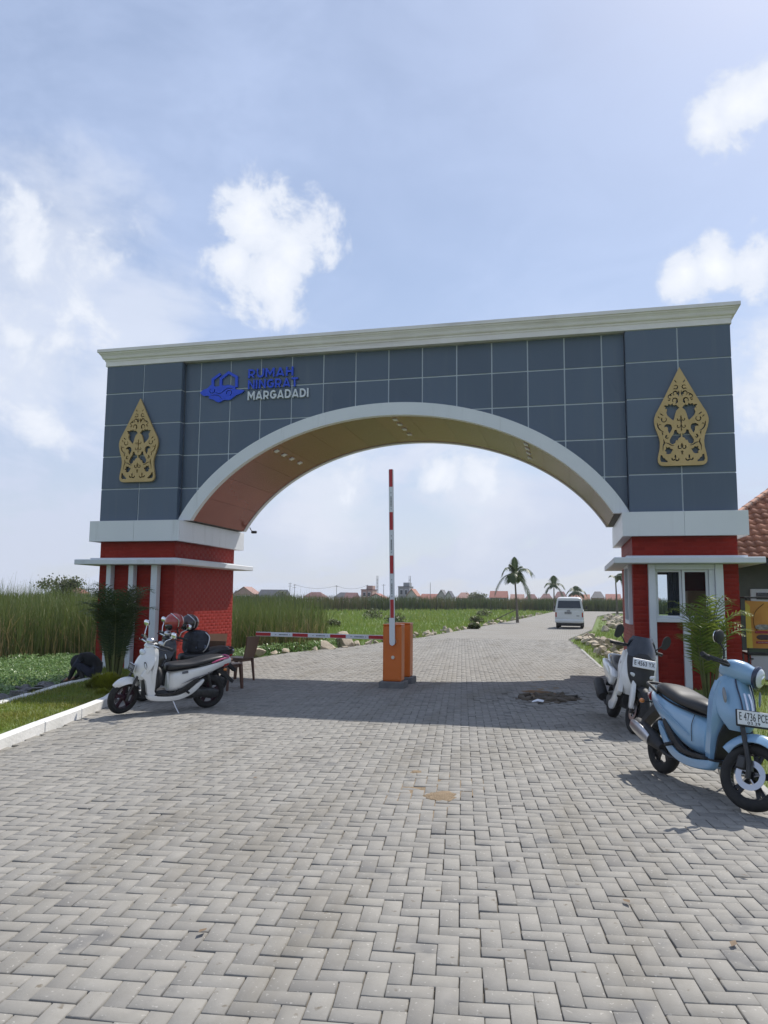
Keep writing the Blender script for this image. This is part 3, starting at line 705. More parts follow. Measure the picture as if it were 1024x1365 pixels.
# inside the booth
mc = M('grey_blue_curtain', (.055,.065,.085), (.075,.085,.105), .9, scale=8)
mb = MB(); P = [(5.47+.235*i/24, .20+.018*math.sin(i*1.9)) for i in range(25)]
mb.add([(x,y,z) for z in (1.26,2.2) for x,y in P], [(i,i+1,i+26,i+25) for i in range(24)])
tag(mb.build('curtain', mc, smooth=60), 'dark grey curtain hanging behind the left pane of the booth window', 'curtain')
cab = empty('cupboard', (6.25,1.4,.06), label='tan wooden cupboard standing inside the guard booth', cat='cupboard')
mw = M('tan_wood', (.36,.22,.11), (.42,.27,.14), .6, scale=3); MB().box((0,0,.88), (.55,.4,1.76), .01).build('carcass', mw, cab)
for x in (-.135,.135): d = MB().box((x,-.208,.9), (.25,.016,1.6), .004).build('door', mw, cab); MB().box((x*.2,-.225,.95), (.015,.02,.1)).build('handle', m_silver, d)

# ---- gunungan emblems
def comma(cx, cy, r, a0, a1, w0, w1, n=9):
    A = np.radians(np.linspace(a0, a1, n)); W = np.linspace(w0, w1, n)
    o = [(cx+(r+w/2)*math.cos(a), cy+(r+w/2)*math.sin(a)) for a, w in zip(A, W)]; i = [(cx+(r-w/2)*math.cos(a), cy+(r-w/2)*math.sin(a)) for a, w in zip(A, W)]
    return o+i[::-1]
def stroke(P, W):
    P = catmull(P, 4); n = len(P); W = np.interp(np.linspace(0,1,n), np.linspace(0,1,len(W)), W); a = []; b = []
    for i in range(n):
        t = P[min(i+1,n-1)]-P[max(i-1,0)]; t /= np.linalg.norm(t)+1e-9; nn = np.array((-t[1], t[0])); a.append(tuple(P[i]+nn*W[i]/2)); b.append(tuple(P[i]-nn*W[i]/2))
    return a+b[::-1]
half = [(0,75),(22,118),(90,250),(198,460),(258,570),(298,640),(316,690),(321,725),(319,765),(306,825),(285,885),(268,935),(259,990),(263,1060),(278,1130),(290,1190),(288,1235),(272,1262),(245,1278),(200,1282)]
G = lambda dx, y: (dx, 1282-y)
outl = [G(d,y) for d,y in half]+[G(-d,y) for d,y in half[::-1][:-1]]
hh = []
def H(poly): hh.append([G(d,y) for d,y in poly]); hh.append([G(-d,y) for d,y in poly][::-1])
H(stroke([(38,268),(52,252),(62,236)], [5,13,4]))
H(comma(48,322,22,100,330,16,8)); H(stroke([(42,352),(62,340),(82,348)],[4,15,4]))
H(comma(58,400,26,150,420,24,8)); H(stroke([(14,365),(16,400),(24,440)],[4,20,4]))
H(comma(122,440,22,-150,110,15,8)); H(stroke([(92,392),(112,408),(128,410)],[4,14,6])); H(stroke([(118,468),(134,484),(146,474)],[5,14,4]))
H(comma(66,486,28,120,400,22,9)); H(stroke([(40,470),(38,505),(60,528)],[8,18,5]))
H([(16,578),(36,556),(52,540),(84,546),(96,520),(116,540),(140,526),(152,548),(182,540),(198,552),(176,566),(188,590),(170,582),(160,600),(172,632),(160,668),(130,700),(92,734),(78,700),(66,650),(50,610)])
H(comma(28,722,15,-60,200,11,7)); H(comma(30,806,17,-60,200,11,7))
H([(0.8,668),(9,686),(7,716),(12,742),(6,772),(10,800),(6,830),(9,852),(0.8,868)])
H(comma(202,716,30,-40,230,15,8)); H(stroke([(208,668),(232,650),(246,640)],[6,15,5])); H(stroke([(250,700),(268,680),(276,676)],[6,12,4]))
H([(108,830),(112,795),(132,775),(168,770),(196,788),(202,812),(186,806),(168,808),(158,822),(160,850),(148,878),(140,888),(126,866)])
H(stroke([(284,752),(276,800),(252,840),(208,868)],[6,16,14,5])); H(stroke([(236,782),(256,776),(270,790)],[5,11,4])); H(stroke([(232,862),(222,890),(226,912)],[4,14,3]))
H(comma(172,930,16,-100,160,22,8))
H([(8,892),(26,898),(48,880),(58,846),(82,850),(94,896),(124,936),(142,972),(138,1006),(110,1024),(78,1008),(66,972),(48,978),(36,950),(8,936)])
H(stroke([(216,958),(206,1000),(222,1040),(226,1104)],[5,18,12,4])); H(stroke([(92,1040),(130,1030),(160,1010),(196,1002)],[5,12,12,6]))
H([(106,1084),(136,1072),(148,1052),(168,1062),(192,1048),(186,1074),(206,1098),(184,1112),(190,1134),(160,1142),(134,1132),(120,1108)])
H(comma(26,1058,20,-60,200,16,10)); H([(1,1004),(10,1022),(18,1044),(8,1066),(1,1070)])
H([(1,1098),(20,1116),(10,1120),(10,1150),(1,1152)])
H(comma(60,1200,20,20,200,20,12)); H(comma(104,1196,18,-20,170,18,12)); H(stroke([(80,1150),(82,1172),(78,1196)],[10,22,12]))
H([(236,1150),(256,1152),(262,1206),(250,1232),(178,1238),(172,1222),(196,1208),(206,1190),(226,1180)])
sc = 1.93/1207
def cut_plate(outline, holes, t):
    from mathutils.geometry import delaunay_2d_cdt
    vs = []; es = []
    for P in [outline]+holes:
        b0 = len(vs); vs += [Vector(p) for p in P]; es += [(b0+i, b0+(i+1)%len(P)) for i in range(len(P))]
    v2, _, f2, _, _, _ = delaunay_2d_cdt(vs, es, [], 0, 1e-6)
    C_ = np.array([[sum(v2[i][k] for i in f)/3 for k in (0,1)] for f in f2]); keep = inpoly(C_, outline)
    for P in holes: keep &= ~inpoly(C_, P)
    F2 = [f for f, k in zip(f2, keep) if k]; n_ = len(v2); V = [(p[0],-t,p[1]) for p in v2]+[(p[0],0,p[1]) for p in v2]; F = []
    ed = {}
    for f in F2:
        F += [tuple(f), tuple(i+n_ for i in reversed(f))]
        for i in range(3): k = (f[i], f[(i+1)%3]); ed[k] = ed.get(k, 0)+1
    for (i, j) in ed:
        if (j, i) not in ed: F.append((j, i, i+n_, j+n_))
    return V, F
SCL = lambda P: [(a*sc*.96, b*sc) for a, b in P]
gv, gf = cut_plate(SCL(outl), [SCL(P) for P in hh], .05)
for X in (-5.80, 5.79):
    gp(MB().add([(x+X, y-.025, z+4.175) for x, y, z in gv], gf), 'mountain_emblem', m_gold)
    for z in (4.4, 5.0, 5.6): gp(MB().box((X+.0, -.0135, z), (.03, .024, .03)), 'standoff', m_gold)
# ---- sign: house-and-cloud logo and three words
def two_tone(o):
    o.data.materials.append(m_bluee if o.data.materials[0] is m_blue else m_white)
    for p in o.data.polygons: p.material_index = 0 if abs(p.normal.y) > .7 else 1
def thick(P, w):
    """mitred outline of a polyline of width w"""
    P = [np.array(p, float) for p in P]; a = []; b = []
    for i, p in enumerate(P):
        d0 = P[i]-P[i-1] if i else P[1]-P[0]; d1 = P[i+1]-P[i] if i+1 < len(P) else d0
        d0 = d0/np.linalg.norm(d0); d1 = d1/np.linalg.norm(d1); nn = np.array((-(d0+d1)[1], (d0+d1)[0])); nn /= np.linalg.norm(nn); k = w/2/max(.45, nn@np.array((-d0[1], d0[0])))
        a.append(tuple(p+nn*k)); b.append(tuple(p-nn*k))
    return a+b[::-1]
def union_plate(polys, t):
    from mathutils.geometry import delaunay_2d_cdt
    vs = []; es = []
    for P in polys:
        b0 = len(vs); vs += [Vector(p) for p in P]; es += [(b0+i, b0+(i+1)%len(P)) for i in range(len(P))]
    v2, _, f2, _, _, _ = delaunay_2d_cdt(vs, es, [], 0, 1e-6)
    C_ = np.array([[sum(v2[i][k] for i in f)/3 for k in (0,1)] for f in f2]); keep = np.zeros(len(f2), bool)
    for P in polys: keep |= inpoly(C_, P)
    n_ = len(v2); V = [(p[0],-t,p[1]) for p in v2]+[(p[0],0,p[1]) for p in v2]; F = []; ed = set()
    for f, k in zip(f2, keep):
        if not k: continue
        F += [tuple(f), tuple(i+n_ for i in reversed(f))]; ed |= {(f[i], f[(i+1)%3]) for i in range(3)}
    F += [(j, i, i+n_, j+n_) for (i, j) in ed if (j, i) not in ed]
    return V, F
def arc(cx, cz, rx, rz, a0, a1, n=9): return [(cx+rx*math.cos(q), cz+rz*math.sin(q)) for q in np.radians(np.linspace(a0, a1, n))]
TW = .20; E_ = TW/2
GLY = {'I':(.26,[[(E_,0),(E_,1)]]), 'H':(.86,[[(E_,0),(E_,1)],[(.86-E_,0),(.86-E_,1)],[(E_,.5),(.86-E_,.5)]]), 'T':(.82,[[(0,1-E_),(.82,1-E_)],[(.41,0),(.41,1)]]),
 'N':(.90,[[(E_,0),(E_,1)],[(.90-E_,0),(.90-E_,1)],[(.10,.97),(.80,.03)]]), 'M':(1.08,[[(E_,0),(E_,1)],[(1.08-E_,0),(1.08-E_,1)],[(.13,.95),(.54,.32),(.95,.95)]]),
 'U':(.88,[[(E_,1),(E_,.42)]+arc(.44,.42,.44-E_,.42-E_,180,360)+[(.88-E_,1)]]), 'A':(1.0,[[(.10,0),(.50,.98)],[(.90,0),(.50,.98)],[(.22,.24),(.78,.24)]]),
 'D':(.90,[[(E_,0),(E_,1)],[(E_,E_)]+arc(.42,.5,.48-E_,.5-E_,-90,90)+[(E_,1-E_)]]), 'R':(.84,[[(E_,0),(E_,1)],[(E_,.36)]+arc(.46,.62,.36-E_,.26,-90,90)+[(E_,.88)],[(.40,.36),(.70,0)]]),
 'G':(.92,[arc(.50,.5,.5-E_,.5-E_,48,338,14)+[(.50+.38*.98,.50)],[(.52,.47),(.90,.47)]])}
def word_islands(word):
    out = []; x = 0
    for ch in word:
        w, strokes = GLY[ch]; v, f = union_plate([[(min(max(p[0],0),w) if ch in 'AMNR' else p[0], min(max(p[1],0),1)) for p in thick(s_, TW*(.92 if ch in 'AMNR' and i else 1))] for i, s_ in enumerate(strokes)], 1.)
        out.append(([(p[0]+x, p[1], p[2]) for p in v], f)); x += w+.17
    return out
def put_letters(word, x0, x1, zb, cap, mat, name='letter'):
    isl = word_islands(word); xs_ = [p[0] for l in isl for p in l[0]]; zs_ = [p[2] for l in isl for p in l[0]]
    a, b, c, d = min(xs_), max(xs_), min(zs_), max(zs_); sx = (x1-x0)/(b-a); sz = cap/(d-c)
    for v, f in isl:
        o = gp(MB().add([(x0+(x-a)*sx, REC-.004+y*.045, zb+(z-c)*sz) for x, y, z in v], f), name, mat)
        two_tone(o)
put_letters('RUMAH', -3.245, -2.18, 6.475, .205, m_blue); put_letters('NINGRAT', -3.245, -2.07, 6.225, .205, m_blue); put_letters('MARGADADI', -3.245, -1.82, 5.975, .195, m_silver)
LX = lambda x, y: (-4.42+(x-80)/(855-80)*(1.10), 5.955+(710-y)/(710-205)*.70)
cloud = [(85,528),(150,480),(215,460),(265,412),(310,405),(345,440),(420,435),(470,425),(520,435),(570,425),(640,440),(690,460),(700,505),(760,515),(845,530),(800,575),(720,600),(660,640),(600,675),(500,672),(430,705),(370,690),(330,660),(245,632),(255,600),(210,585),(150,585)]
sp = [[LX(*p) for p in catmull(cloud+cloud[:1], 3)[:-1]]]
sp.append([LX(*p) for p in comma(300,505,42,-30,230,15,9,14)]); sp.append([LX(*p) for p in comma(590,560,44,-200,80,15,9,14)])
sp.append([LX(*p) for p in stroke([(360,540),(440,560),(520,505),(590,480),(660,500)],[5,13,13,13,5])]); sp.append([LX(*p) for p in stroke([(280,585),(360,580),(420,600),(470,650)],[5,12,12,5])])
lv, lf = cut_plate(sp[0], sp[1:], .044); lc = gp(MB().add([(x, REC-.004+y, z) for x, y, z in lv], lf), 'logo_cloud', m_blue); two_tone(lc)
for P in ([(300,420),(300,315),(430,232)], [(440,430),(440,310),(572,218),(708,300),(708,470)]):
    q = [];   # mitred thick line
    P = [np.array(p, float) for p in P]; a = []; b = []
    for i, p in enumerate(P):
        d0 = P[i]-P[i-1] if i else P[1]-P[0]; d1 = P[i+1]-P[i] if i+1 < len(P) else d0
        d0 = d0/np.linalg.norm(d0); d1 = d1/np.linalg.norm(d1); nn = np.array((-(d0+d1)[1], (d0+d1)[0])); nn /= np.linalg.norm(nn); k = 21/max(.4, nn@np.array((-d0[1], d0[0])))
        a.append(tuple(p+nn*k)); b.append(tuple(p-nn*k))
    hv, hf = curve_plate([[LX(*p) for p in a+b[::-1]]], .020); gp(MB().add([(x, REC-.024+y, z) for x, y, z in hv], hf), 'logo_roof', m_blue)
# CCTV camera under the rear edge of the arch
cc = gp(MB().tube([(-4.42,3.13,3.42),(-4.40,3.16,3.36),(-4.36,3.16,3.33)], .012, 6), 'security_camera', m_black)
MB().lathe([(.0,-.07),(.03,-.07),(.036,-.05),(.036,.06),(.028,.07),(.0,.07)], (-4.31,3.16,3.30), 'X', 12).build('camera_body', m_black, cc, smooth=40)
# ================================================================ SCOOTERS
m_tyre = M('tyre_rubber', (.014,.014,.014), (.024,.023,.021), .82, scale=20)
m_rimk = M('dark_alloy', (.03,.03,.032), rough=.35, metal=.6)
m_steel = M('brushed_steel', (.55,.55,.56), rough=.28, metal=1.)
m_chrome = M('chrome', (.75,.76,.78), rough=.10, metal=1.)
m_dplas = M('matt_black_plastic', (.015,.015,.016), (.026,.026,.027), .62, scale=12)
m_seat = M('black_vinyl', (.014,.014,.015), (.02,.02,.021), .42, scale=30, bump=.06)
m_bluep = M('light_blue_paint', (.205,.365,.53), (.22,.38,.545), .25, coat=.8, scale=2)
m_whitep = M('white_scooter_paint', (.68,.69,.675), (.74,.745,.73), .28, coat=.7, scale=3, stain=(5,(.45,.44,.41),.62,.85,(1,1,1)))
m_navy = M('navy_trim', (.012,.018,.05), rough=.3, coat=.5)
m_lens = M('lamp_lens', (.62,.66,.70), rough=.06, spec=.8, coat=1.)
m_dlens = M('smoked_lens', (.16,.17,.18), rough=.08, spec=.7, coat=1.)
m_redl = M('red_lens', (.35,.012,.012), rough=.12, coat=.8)
m_amber = M('amber_lens', (.5,.16,.02), rough=.15, coat=.8)
m_plate = M('white_plate', (.72,.73,.74), rough=.4)
m_pink = M('pink_plastic', (.52,.09,.20), rough=.35)
m_mirror = M('mirror_glass', (.75,.78,.80), rough=.02, metal=1.)
m_eng = M('engine_casting', (.04,.04,.04), (.07,.07,.069), .5, metal=.6, scale=14)
m_purple = M('dark_maroon_rim', (.05,.018,.03), rough=.4, metal=.3)

def steer_mat(px, pz, rake, ang):
    """turn about the inclined steering axis through (px,0,pz)"""
    ax = Vector((-math.sin(rake), 0, math.cos(rake)))
    return Matrix.Translation((px,0,pz)) @ Matrix.Rotation(ang, 4, ax) @ Matrix.Translation((-px,0,-pz))
def wheel(parent, x, r, tw, rimc, name, disc=0, T=None, spokes=5):
    I = T or Matrix.Identity(4)
    rs = tw/2; R0 = r-rs
    prof = [(R0+rs*1.02*math.cos(a)*(.98 if abs(a) < .7 else 1), rs*math.sin(a)) for a in np.radians(np.arange(-150,151,15))]
    mb = MB().lathe(prof, (x,0,r), 'Y', 44, closed=True)
    w = mb.xform(I).build(name, m_tyre, parent, smooth=60)
    mb = MB(); ri = R0-rs*.62
    mb.lathe([(ri-.012,-tw*.30),(ri+.012,-tw*.34),(ri+.012,tw*.34),(ri-.012,tw*.30)], (x,0,r), 'Y', 40, closed=True)
    mb.lathe([(.0,-.055),(.035,-.055),(.042,-.03),(.042,.03),(.035,.055),(.0,.055)], (x,0,r), 'Y', 16)
    for k in range(spokes):
        a = 2*math.pi*k/spokes+.3; ca, sa = math.cos(a), math.sin(a)
        for off in (-.13, .13):
            a1 = a+off; p0 = Vector((x+.03*math.cos(a), 0, r+.03*math.sin(a))); p1 = Vector((x+(ri)*math.cos(a1), 0, r+(ri)*math.sin(a1)))
            mb.tube([p0, (p0+p1)/2, p1], [.014,.010,.012], 6, flat=1.6)
    mb.xform(I).build('rim', rimc, w, smooth=40)
    if disc:
        y = disc*.062; mb = MB(); mb.lathe([(.065,y-.002),(.108,y-.002),(.108,y+.002),(.065,y+.002)], (x,0,r), 'Y', 40, closed=True)
        for k in range(5):
            a = 2*math.pi*k/5; mb.tube([(x+.03*math.cos(a), y, r+.03*math.sin(a)), (x+.07*math.cos(a+.3), y, r+.07*math.sin(a+.3))], .006, 5)
        for k in range(15): 
            a = 2*math.pi*k/15; mb.lathe([(.0,-.0035),(.005,-.0035),(.005,.0035),(.0,.0035)], (x+.087*math.cos(a), y, r+.087*math.sin(a)), 'Y', 6)
        mb.xform(I).build('brake_disc', m_steel, w, smooth=30)
        MB().box((x-.075, y*1.15, r+.07), (.07,.05,.10), .012).xform(I).build('brake_caliper', m_eng, w)
    return w
def fender(parent, x, r, R0, w, a0, a1, mat, T, thick=.006, drop=.05, n=18, taper=.55):
    rings = []
    for i, a in enumerate(np.radians(np.linspace(a0, a1, n))):
        t = i/(n-1); e = max(.12, 1-abs(2*t-1)**3*taper); ring = []
        for v in np.linspace(-1, 1, 13):
            rad = R0-drop*abs(v)**2.4; ring.append((x+rad*math.cos(a), w*e*v, r+rad*math.sin(a)))
        for v in np.linspace(1, -1, 13):
            rad = R0-thick-drop*abs(v)**2.4; ring.append((x+rad*math.cos(a), (w*e-.004)*v, r+rad*math.sin(a)))
        rings.append(ring)
    return MB().rings(rings).xform(T).build('front_fender', mat, parent, smooth=50)
def plate_text(parent, word, T, w, h, mat, second=None):
    """raised black characters on a plate; T maps local x=right, z=up, facing -Y"""
    for s, zb, hh, ww in ((word, .30 if second else .22, .56, .90),)+(((second, .05, .20, .40),) if second else ()):
        isl = text_islands(s, 1., .01, .0); xs_ = [p[0] for l in isl for p in l[0]]; zs_ = [p[2] for l in isl for p in l[0]]
        a, b, c, d = min(xs_), max(xs_), min(zs_), max(zs_); mb = MB()
        for v, f in isl: mb.add([(-w*ww/2+(p[0]-a)/(b-a)*w*ww, p[1]*.12-.0045, -h/2+h*zb+(p[2]-c)/(d-c)*h*hh) for p in v], f)
        mb.xform(T).build('plate_lettering', mat, parent)
def face_fwd(x, z, tilt, y=0.):
    """local plate frame -> scooter frame: plate faces +x, its right is -> +y seen from the front"""
    return Matrix.Translation((x, y, z)) @ Matrix.Rotation(tilt, 4, 'Y') @ Matrix.Rotation(R(90), 4, 'Z')
def mirror(parent, s, T, base, head, mat_head, rad=(.058,.014,.048), stem=m_dplas):
    b = Vector(base); h = Vector(head)
    mb = MB().tube([(b.x,s*b.y,b.z),(b.x-.01,s*(b.y+.02),b.z+.08),(h.x+.01,s*(h.y-.03),h.z-.05),(h.x,s*h.y,h.z)], .007, 8, 5).xform(T)
    mr = mb.build('mirror', stem, parent, smooth=60)
    rot = Matrix.Rotation(R(90), 3, 'Z')
    MB().ell(head if s > 0 else (h.x,-h.y,h.z), rad, 20, 12, rot).xform(T).build('mirror_shell', mat_head, mr, smooth=60)
    MB().lathe([(.0,0),(.9,0),(.86,.12),(.0,.12)], (0,0,0), 'X', 20, mat=Matrix.Diagonal((-.06,rad[0],rad[2]))).xform(T @ Matrix.Translation((h.x-rad[1]*.9, s*h.y, h.z))).build('mirror_glass', m_mirror, mr)
    return mr
def handlebar(parent, T, x, z, w, grip=m_dplas):
    mb = MB()
    for s in (-1, 1): mb.tube([(x+.06,s*.10,z),(x+.02,s*.2,z+.005),(x-.06,s*w,z-.01)], [.016,.017,.017], 10, 4)
    hb = mb.xform(T).build('handlebar', grip, parent, smooth=50)
    for s in (-1, 1):
        MB().tube([(x+.085,s*.17,z-.01),(x+.08,s*.24,z-.02),(x+.01,s*(w+.0),z-.03)], [.006,.008,.005], 6, 4).xform(T).build('brake_lever', m_dplas, hb, smooth=50)
        MB().lathe([(.0,-.06),(.019,-.06),(.021,-.05),(.021,.05),(.019,.06),(.0,.06)], (x-.045,s*(w-.03),z-.008), 'Y', 12).xform(T).build('grip', m_dplas, hb, smooth=40)
        MB().box((x+.035, s*.165, z+.005), (.05,.06,.045), .01).xform(T).build('switch_box', m_dplas, hb)
    return hb
def fork(parent, T, x, r, top, mat=m_eng):
    mb = MB()
    for s in (-1, 1): mb.tube([(x,s*.083,r-.03),(x-.02,s*.083,r+.08),(top[0],s*.07,top[1])], [.019,.021,.017], 10)
    mb.box((top[0]+.01, 0, top[1]), (.05,.18,.04), .01)
    return mb.xform(T).build('front_fork', mat, parent, smooth=40)
def apron(parent, prof, mat, name='front_apron', thick=.012, cut=None, nv=33, m=5):
    """curved shield; prof rows (x, z, half width, sweep back), bottom to top"""
    P = catmull(prof, m); f_ = []; b_ = []
    for x, z, w, c in P:
        row = []; rb = []
        for v in np.linspace(-1, 1, nv):
            q = abs(v)**2.3; row.append((x-c*q, w*v, z)); rb.append((x-c*q-thick, w*v*.97, z))
        f_.append(row); b_.append(rb)
    V = [p for r_ in f_ for p in r_]+[p for r_ in b_ for p in r_]; nr = len(P); F = []; off = nr*nv
    for i in range(nr-1):
        for k in range(nv-1):
            a = i*nv+k; F += [(a, a+1, a+nv+1, a+nv), (off+a, off+a+nv, off+a+nv+1, off+a+1)]
    for i in range(nr-1):
        for k in (0, nv-1): a = i*nv+k; F.append((a, a+nv, off+a+nv, off+a))
    for i in (0, nr-1):
        for k in range(nv-1): a = i*nv+k; F.append((a, a+1, off+a+1, off+a))
    return MB().add(V, F).build(name, mat, parent, smooth=50)
def side_prism(poly, y0, y1, m=3, n_edge=3, bulge=.02):
    """rounded side panel: smooth outline in xz, domed between y0 and y1"""
    P = catmull(list(poly)+[poly[0]], m)[:-1]; c = P.mean(0); rings = []
    for t, k in ((0,.985),(.0,1.),(.5,1.),(.8,.985),(.95,.95),(1.,.90)):
        rings.append([(c[0]+(p[0]-c[0])*k, y0+(y1-y0)*t, c[1]+(p[1]-c[1])*k) for p in P])
    return MB().rings(rings)

def scooter(name, loc, head, label, body, style, scale=1., turn=R(22), lean=R(-5)):
    root = empty(name, loc, head, label, 'scooter', 'scooters parked by the gate'); root.scale = (scale,)*3
    root.rotation_euler = (lean, 0, head)
    ST = steer_mat(.50, .60, R(26), turn); I = Matrix.Identity(4)
    r = .245
    blue = style == 'blue'
    rimc = m_purple if style == 'white' else m_rimk
    wheel(root, .64, r, .092, rimc, 'front_wheel', disc=-1, T=ST); wheel(root, -.62, r, .098, rimc, 'rear_wheel')
    fork(root, ST, .64, r, (.46,.66))
    fender(root, .64, r, .315 if blue else .292, .085 if blue else .078, 22 if blue else 44, 152 if blue else 146, body, ST, drop=.075, taper=.75)
    # nose, leg shield
    if blue:
        apron(root, [(.50,.545,.09,.08),(.53,.60,.13,.14),(.525,.68,.162,.19),(.49,.77,.172,.19),(.44,.86,.16,.15),(.40,.925,.13,.10),(.375,.955,.085,.05)], body)
        apron(root, [(.29,.25,.125,.02),(.315,.36,.155,.02),(.335,.46,.172,.02),(.355,.56,.182,.03),(.365,.66,.186,.04),(.36,.78,.178,.04),(.35,.90,.14,.03)], body, 'leg_shield', thick=.07)
        for s in (-1, 1):
            MB().tube([(.515,s*.045,.60),(.518,s*.052,.68),(.484,s*.058,.78),(.43,s*.062,.87),(.392,s*.055,.93)], .007, 6, 5, flat=.7).build('trim_strip', m_navy, root, smooth=60)
            MB().tube([(.527,s*.018,.63),(.526,s*.020,.70),(.492,s*.022,.78),(.46,s*.018,.83)], .008, 6, 5).build('chrome_strip', m_chrome, root, smooth=60)
            t_ = MB().ell((.415,s*.152,.80), (.016,.010,.062), 14, 9, Matrix.Rotation(s*R(-24),3,'Z') @ Matrix.Rotation(R(-14),3,'Y')).build('turn_signal', m_dlens, root, smooth=60)
        apron(root, [(.27,.24,.10,.0),(.33,.36,.125,.0),(.37,.48,.14,.0),(.42,.58,.12,.02)], m_dplas, 'inner_fender', thick=.02) if blue else MB().box((.37,0,.45), (.03,.20,.42), .01).build('inner_fender', m_dplas, root)
    else:
        apron(root, [(.50,.50,.12,.06),(.53,.58,.165,.13),(.53,.67,.195,.18),(.49,.77,.19,.19),(.43,.86,.14,.14),(.40,.93,.11,.10),(.37,.965,.07,.05)], body)
        apron(root, [(.34,.25,.12,.02),(.33,.36,.15,.02),(.345,.48,.17,.03),(.355,.60,.18,.04),(.35,.74,.175,.05),(.335,.86,.15,.04),(.325,.94,.10,.03)], body, 'leg_shield', thick=.055)
        apron(root, [(.27,.30,.11,.0),(.265,.42,.14,.0),(.28,.6,.15,.0),(.285,.78,.14,.0),(.275,.90,.10,.0)], m_dplas, 'inner_leg_shield', thick=.05)
        for s in (-1, 1):
            side_prism([(.47,.56),(.41,.50),(.38,.40),(.36,.30),(.31,.235),(.18,.20),(.22,.26),(.27,.36),(.30,.52),(.33,.64),(.42,.66)], s*.10, s*.165).build('apron_leg', body, root, smooth=45)
            a_ = MB().ell((.415,s*.150,.70), (.020,.016,.062), 14, 9, Matrix.Rotation(s*R(-30),3,'Z') @ Matrix.Rotation(R(18),3,'Y')).build('side_lamp', m_dplas, root, smooth=60)
            MB().ell((.418,s*.156,.70), (.014,.014,.046), 12, 8, Matrix.Rotation(s*R(-30),3,'Z') @ Matrix.Rotation(R(18),3,'Y')).build('lamp_lens', m_lens, a_, smooth=60)
        MB().box((.36,0,.42), (.03,.18,.38), .01).build('inner_fender', m_dplas, root)
        MB().ell((.425,0,.868), (.040,.072,.050), 18, 10, Matrix.Rotation(R(20),3,'Y')).build('headlight', m_lens, root, smooth=60)
        # bag hook with dark helmet bag seen behind the leg shield
        MB().ell((.19,.02,.50), (.07,.12,.16), 14, 9).build('hook_bag', m_dplas, root, smooth=60)
    # floor and side skirts
    MB().box((.13,0,.275), (.42,.31,.035), .012).build('footboard', m_dplas, root)
    for s in (-1, 1):
        side_prism([(.38,.285),(.33,.215),(.10,.185),(-.12,.20),(-.30,.27),(-.44,.40),(-.47,.47),(-.38,.43),(-.24,.32),(-.08,.26),(.12,.25),(.28,.27)], s*.125, s*.185).build('side_skirt', body, root, smooth=45)
        side_prism([(.26,.275),(.05,.265),(-.12,.275),(-.26,.345),(-.40,.47),(-.36,.50),(-.22,.40),(-.08,.32),(.06,.295),(.24,.30)], s*.14, s*.178).build('floor_trim', m_dplas, root, smooth=45)
    # rear body, seat
    if blue:
        MB().loftx([(.10,.56,.29,.085,.085),(.03,.615,.285,.13,.13),(-.10,.645,.30,.160,.150),(-.28,.67,.365,.185,.165),(-.46,.695,.45,.185,.16),(-.63,.715,.53,.155,.13),(-.76,.715,.60,.10,.09),(-.81,.70,.64,.05,.05)], e=3.0).build('rear_body', body, root, smooth=50)
        seat = [(x+.075, a-.025, b-.02, c, d) for x, a, b, c, d in [(.07,.685,.615,.05,.06),(.03,.725,.61,.105,.105),(-.08,.745,.62,.135,.14),(-.26,.755,.64,.155,.16),(-.40,.785,.66,.16,.16),(-.56,.815,.69,.15,.15),(-.70,.82,.72,.12,.125),(-.77,.80,.735,.07,.08)]]
    else:
        MB().loftx([(.03,.56,.30,.08,.09),(-.03,.60,.29,.125,.13),(-.16,.64,.32,.155,.145),(-.34,.67,.42,.175,.15),(-.52,.70,.51,.17,.145),(-.70,.735,.585,.145,.11),(-.85,.75,.635,.10,.07),(-.93,.74,.67,.05,.04)], e=3.0).build('rear_body', body, root, smooth=50)
        seat = [(.08,.675,.60,.05,.06),(.03,.705,.595,.11,.11),(-.10,.715,.61,.135,.14),(-.28,.725,.635,.15,.155),(-.42,.755,.655,.155,.155),(-.58,.785,.685,.14,.145),(-.74,.80,.715,.11,.12),(-.80,.79,.735,.07,.08)]
    st = MB().loftx(seat, e=2.9).build('seat', m_seat, root, smooth=50)
    MB().loftx([(a-(.0 if 0 < i < len(seat)-1 else 0), z0+.012, z0-.004, wb*1.03, wb*1.03) for i, (a, z1, z0, wt, wb) in enumerate(seat)], m=4, e=3.).build('seat_piping', m_dplas, st, smooth=50)
    rail = m_pink if style == 'white' else m_dplas
    MB().tube([(-.58,.135,.70),(-.72,.13,.745),(-.86,.085,.765),(-.885,0,.77),(-.86,-.085,.765),(-.72,-.13,.745),(-.58,-.135,.70)], .014, 8, 6).build('grab_rail', rail, root, smooth=60)
    tl = MB().loftx([(-.80,.70,.60,.10,.09),(-.88,.69,.62,.07,.06),(-.91,.67,.64,.03,.03)], e=2.6).build('tail_light', m_redl, root, smooth=50)
    # rear mudguard and plate bracket
    MB().prism([(-.70,.56),(-.80,.58),(-1.0,.40),(-.98,.36),(-.84,.47)], -.05, .05).build('rear_mudguard', m_dplas, root)
    # engine, exhaust, stand
    MB().loftx([(-.10,.34,.23,.05,.05),(-.25,.36,.19,.075,.07),(-.45,.335,.20,.065,.06),(-.62,.33,.17,.06,.06),(-.73,.29,.20,.035,.035)], e=3.0).xform(Matrix.Translation((0,.095 if not blue else .07,0))).build('engine', m_eng, root, smooth=45)
    MB().tube([(-.62,.10,.28),(-.56,.12,.48),(-.52,.12,.62)], .022, 8).build('shock_absorber', m_eng, root)
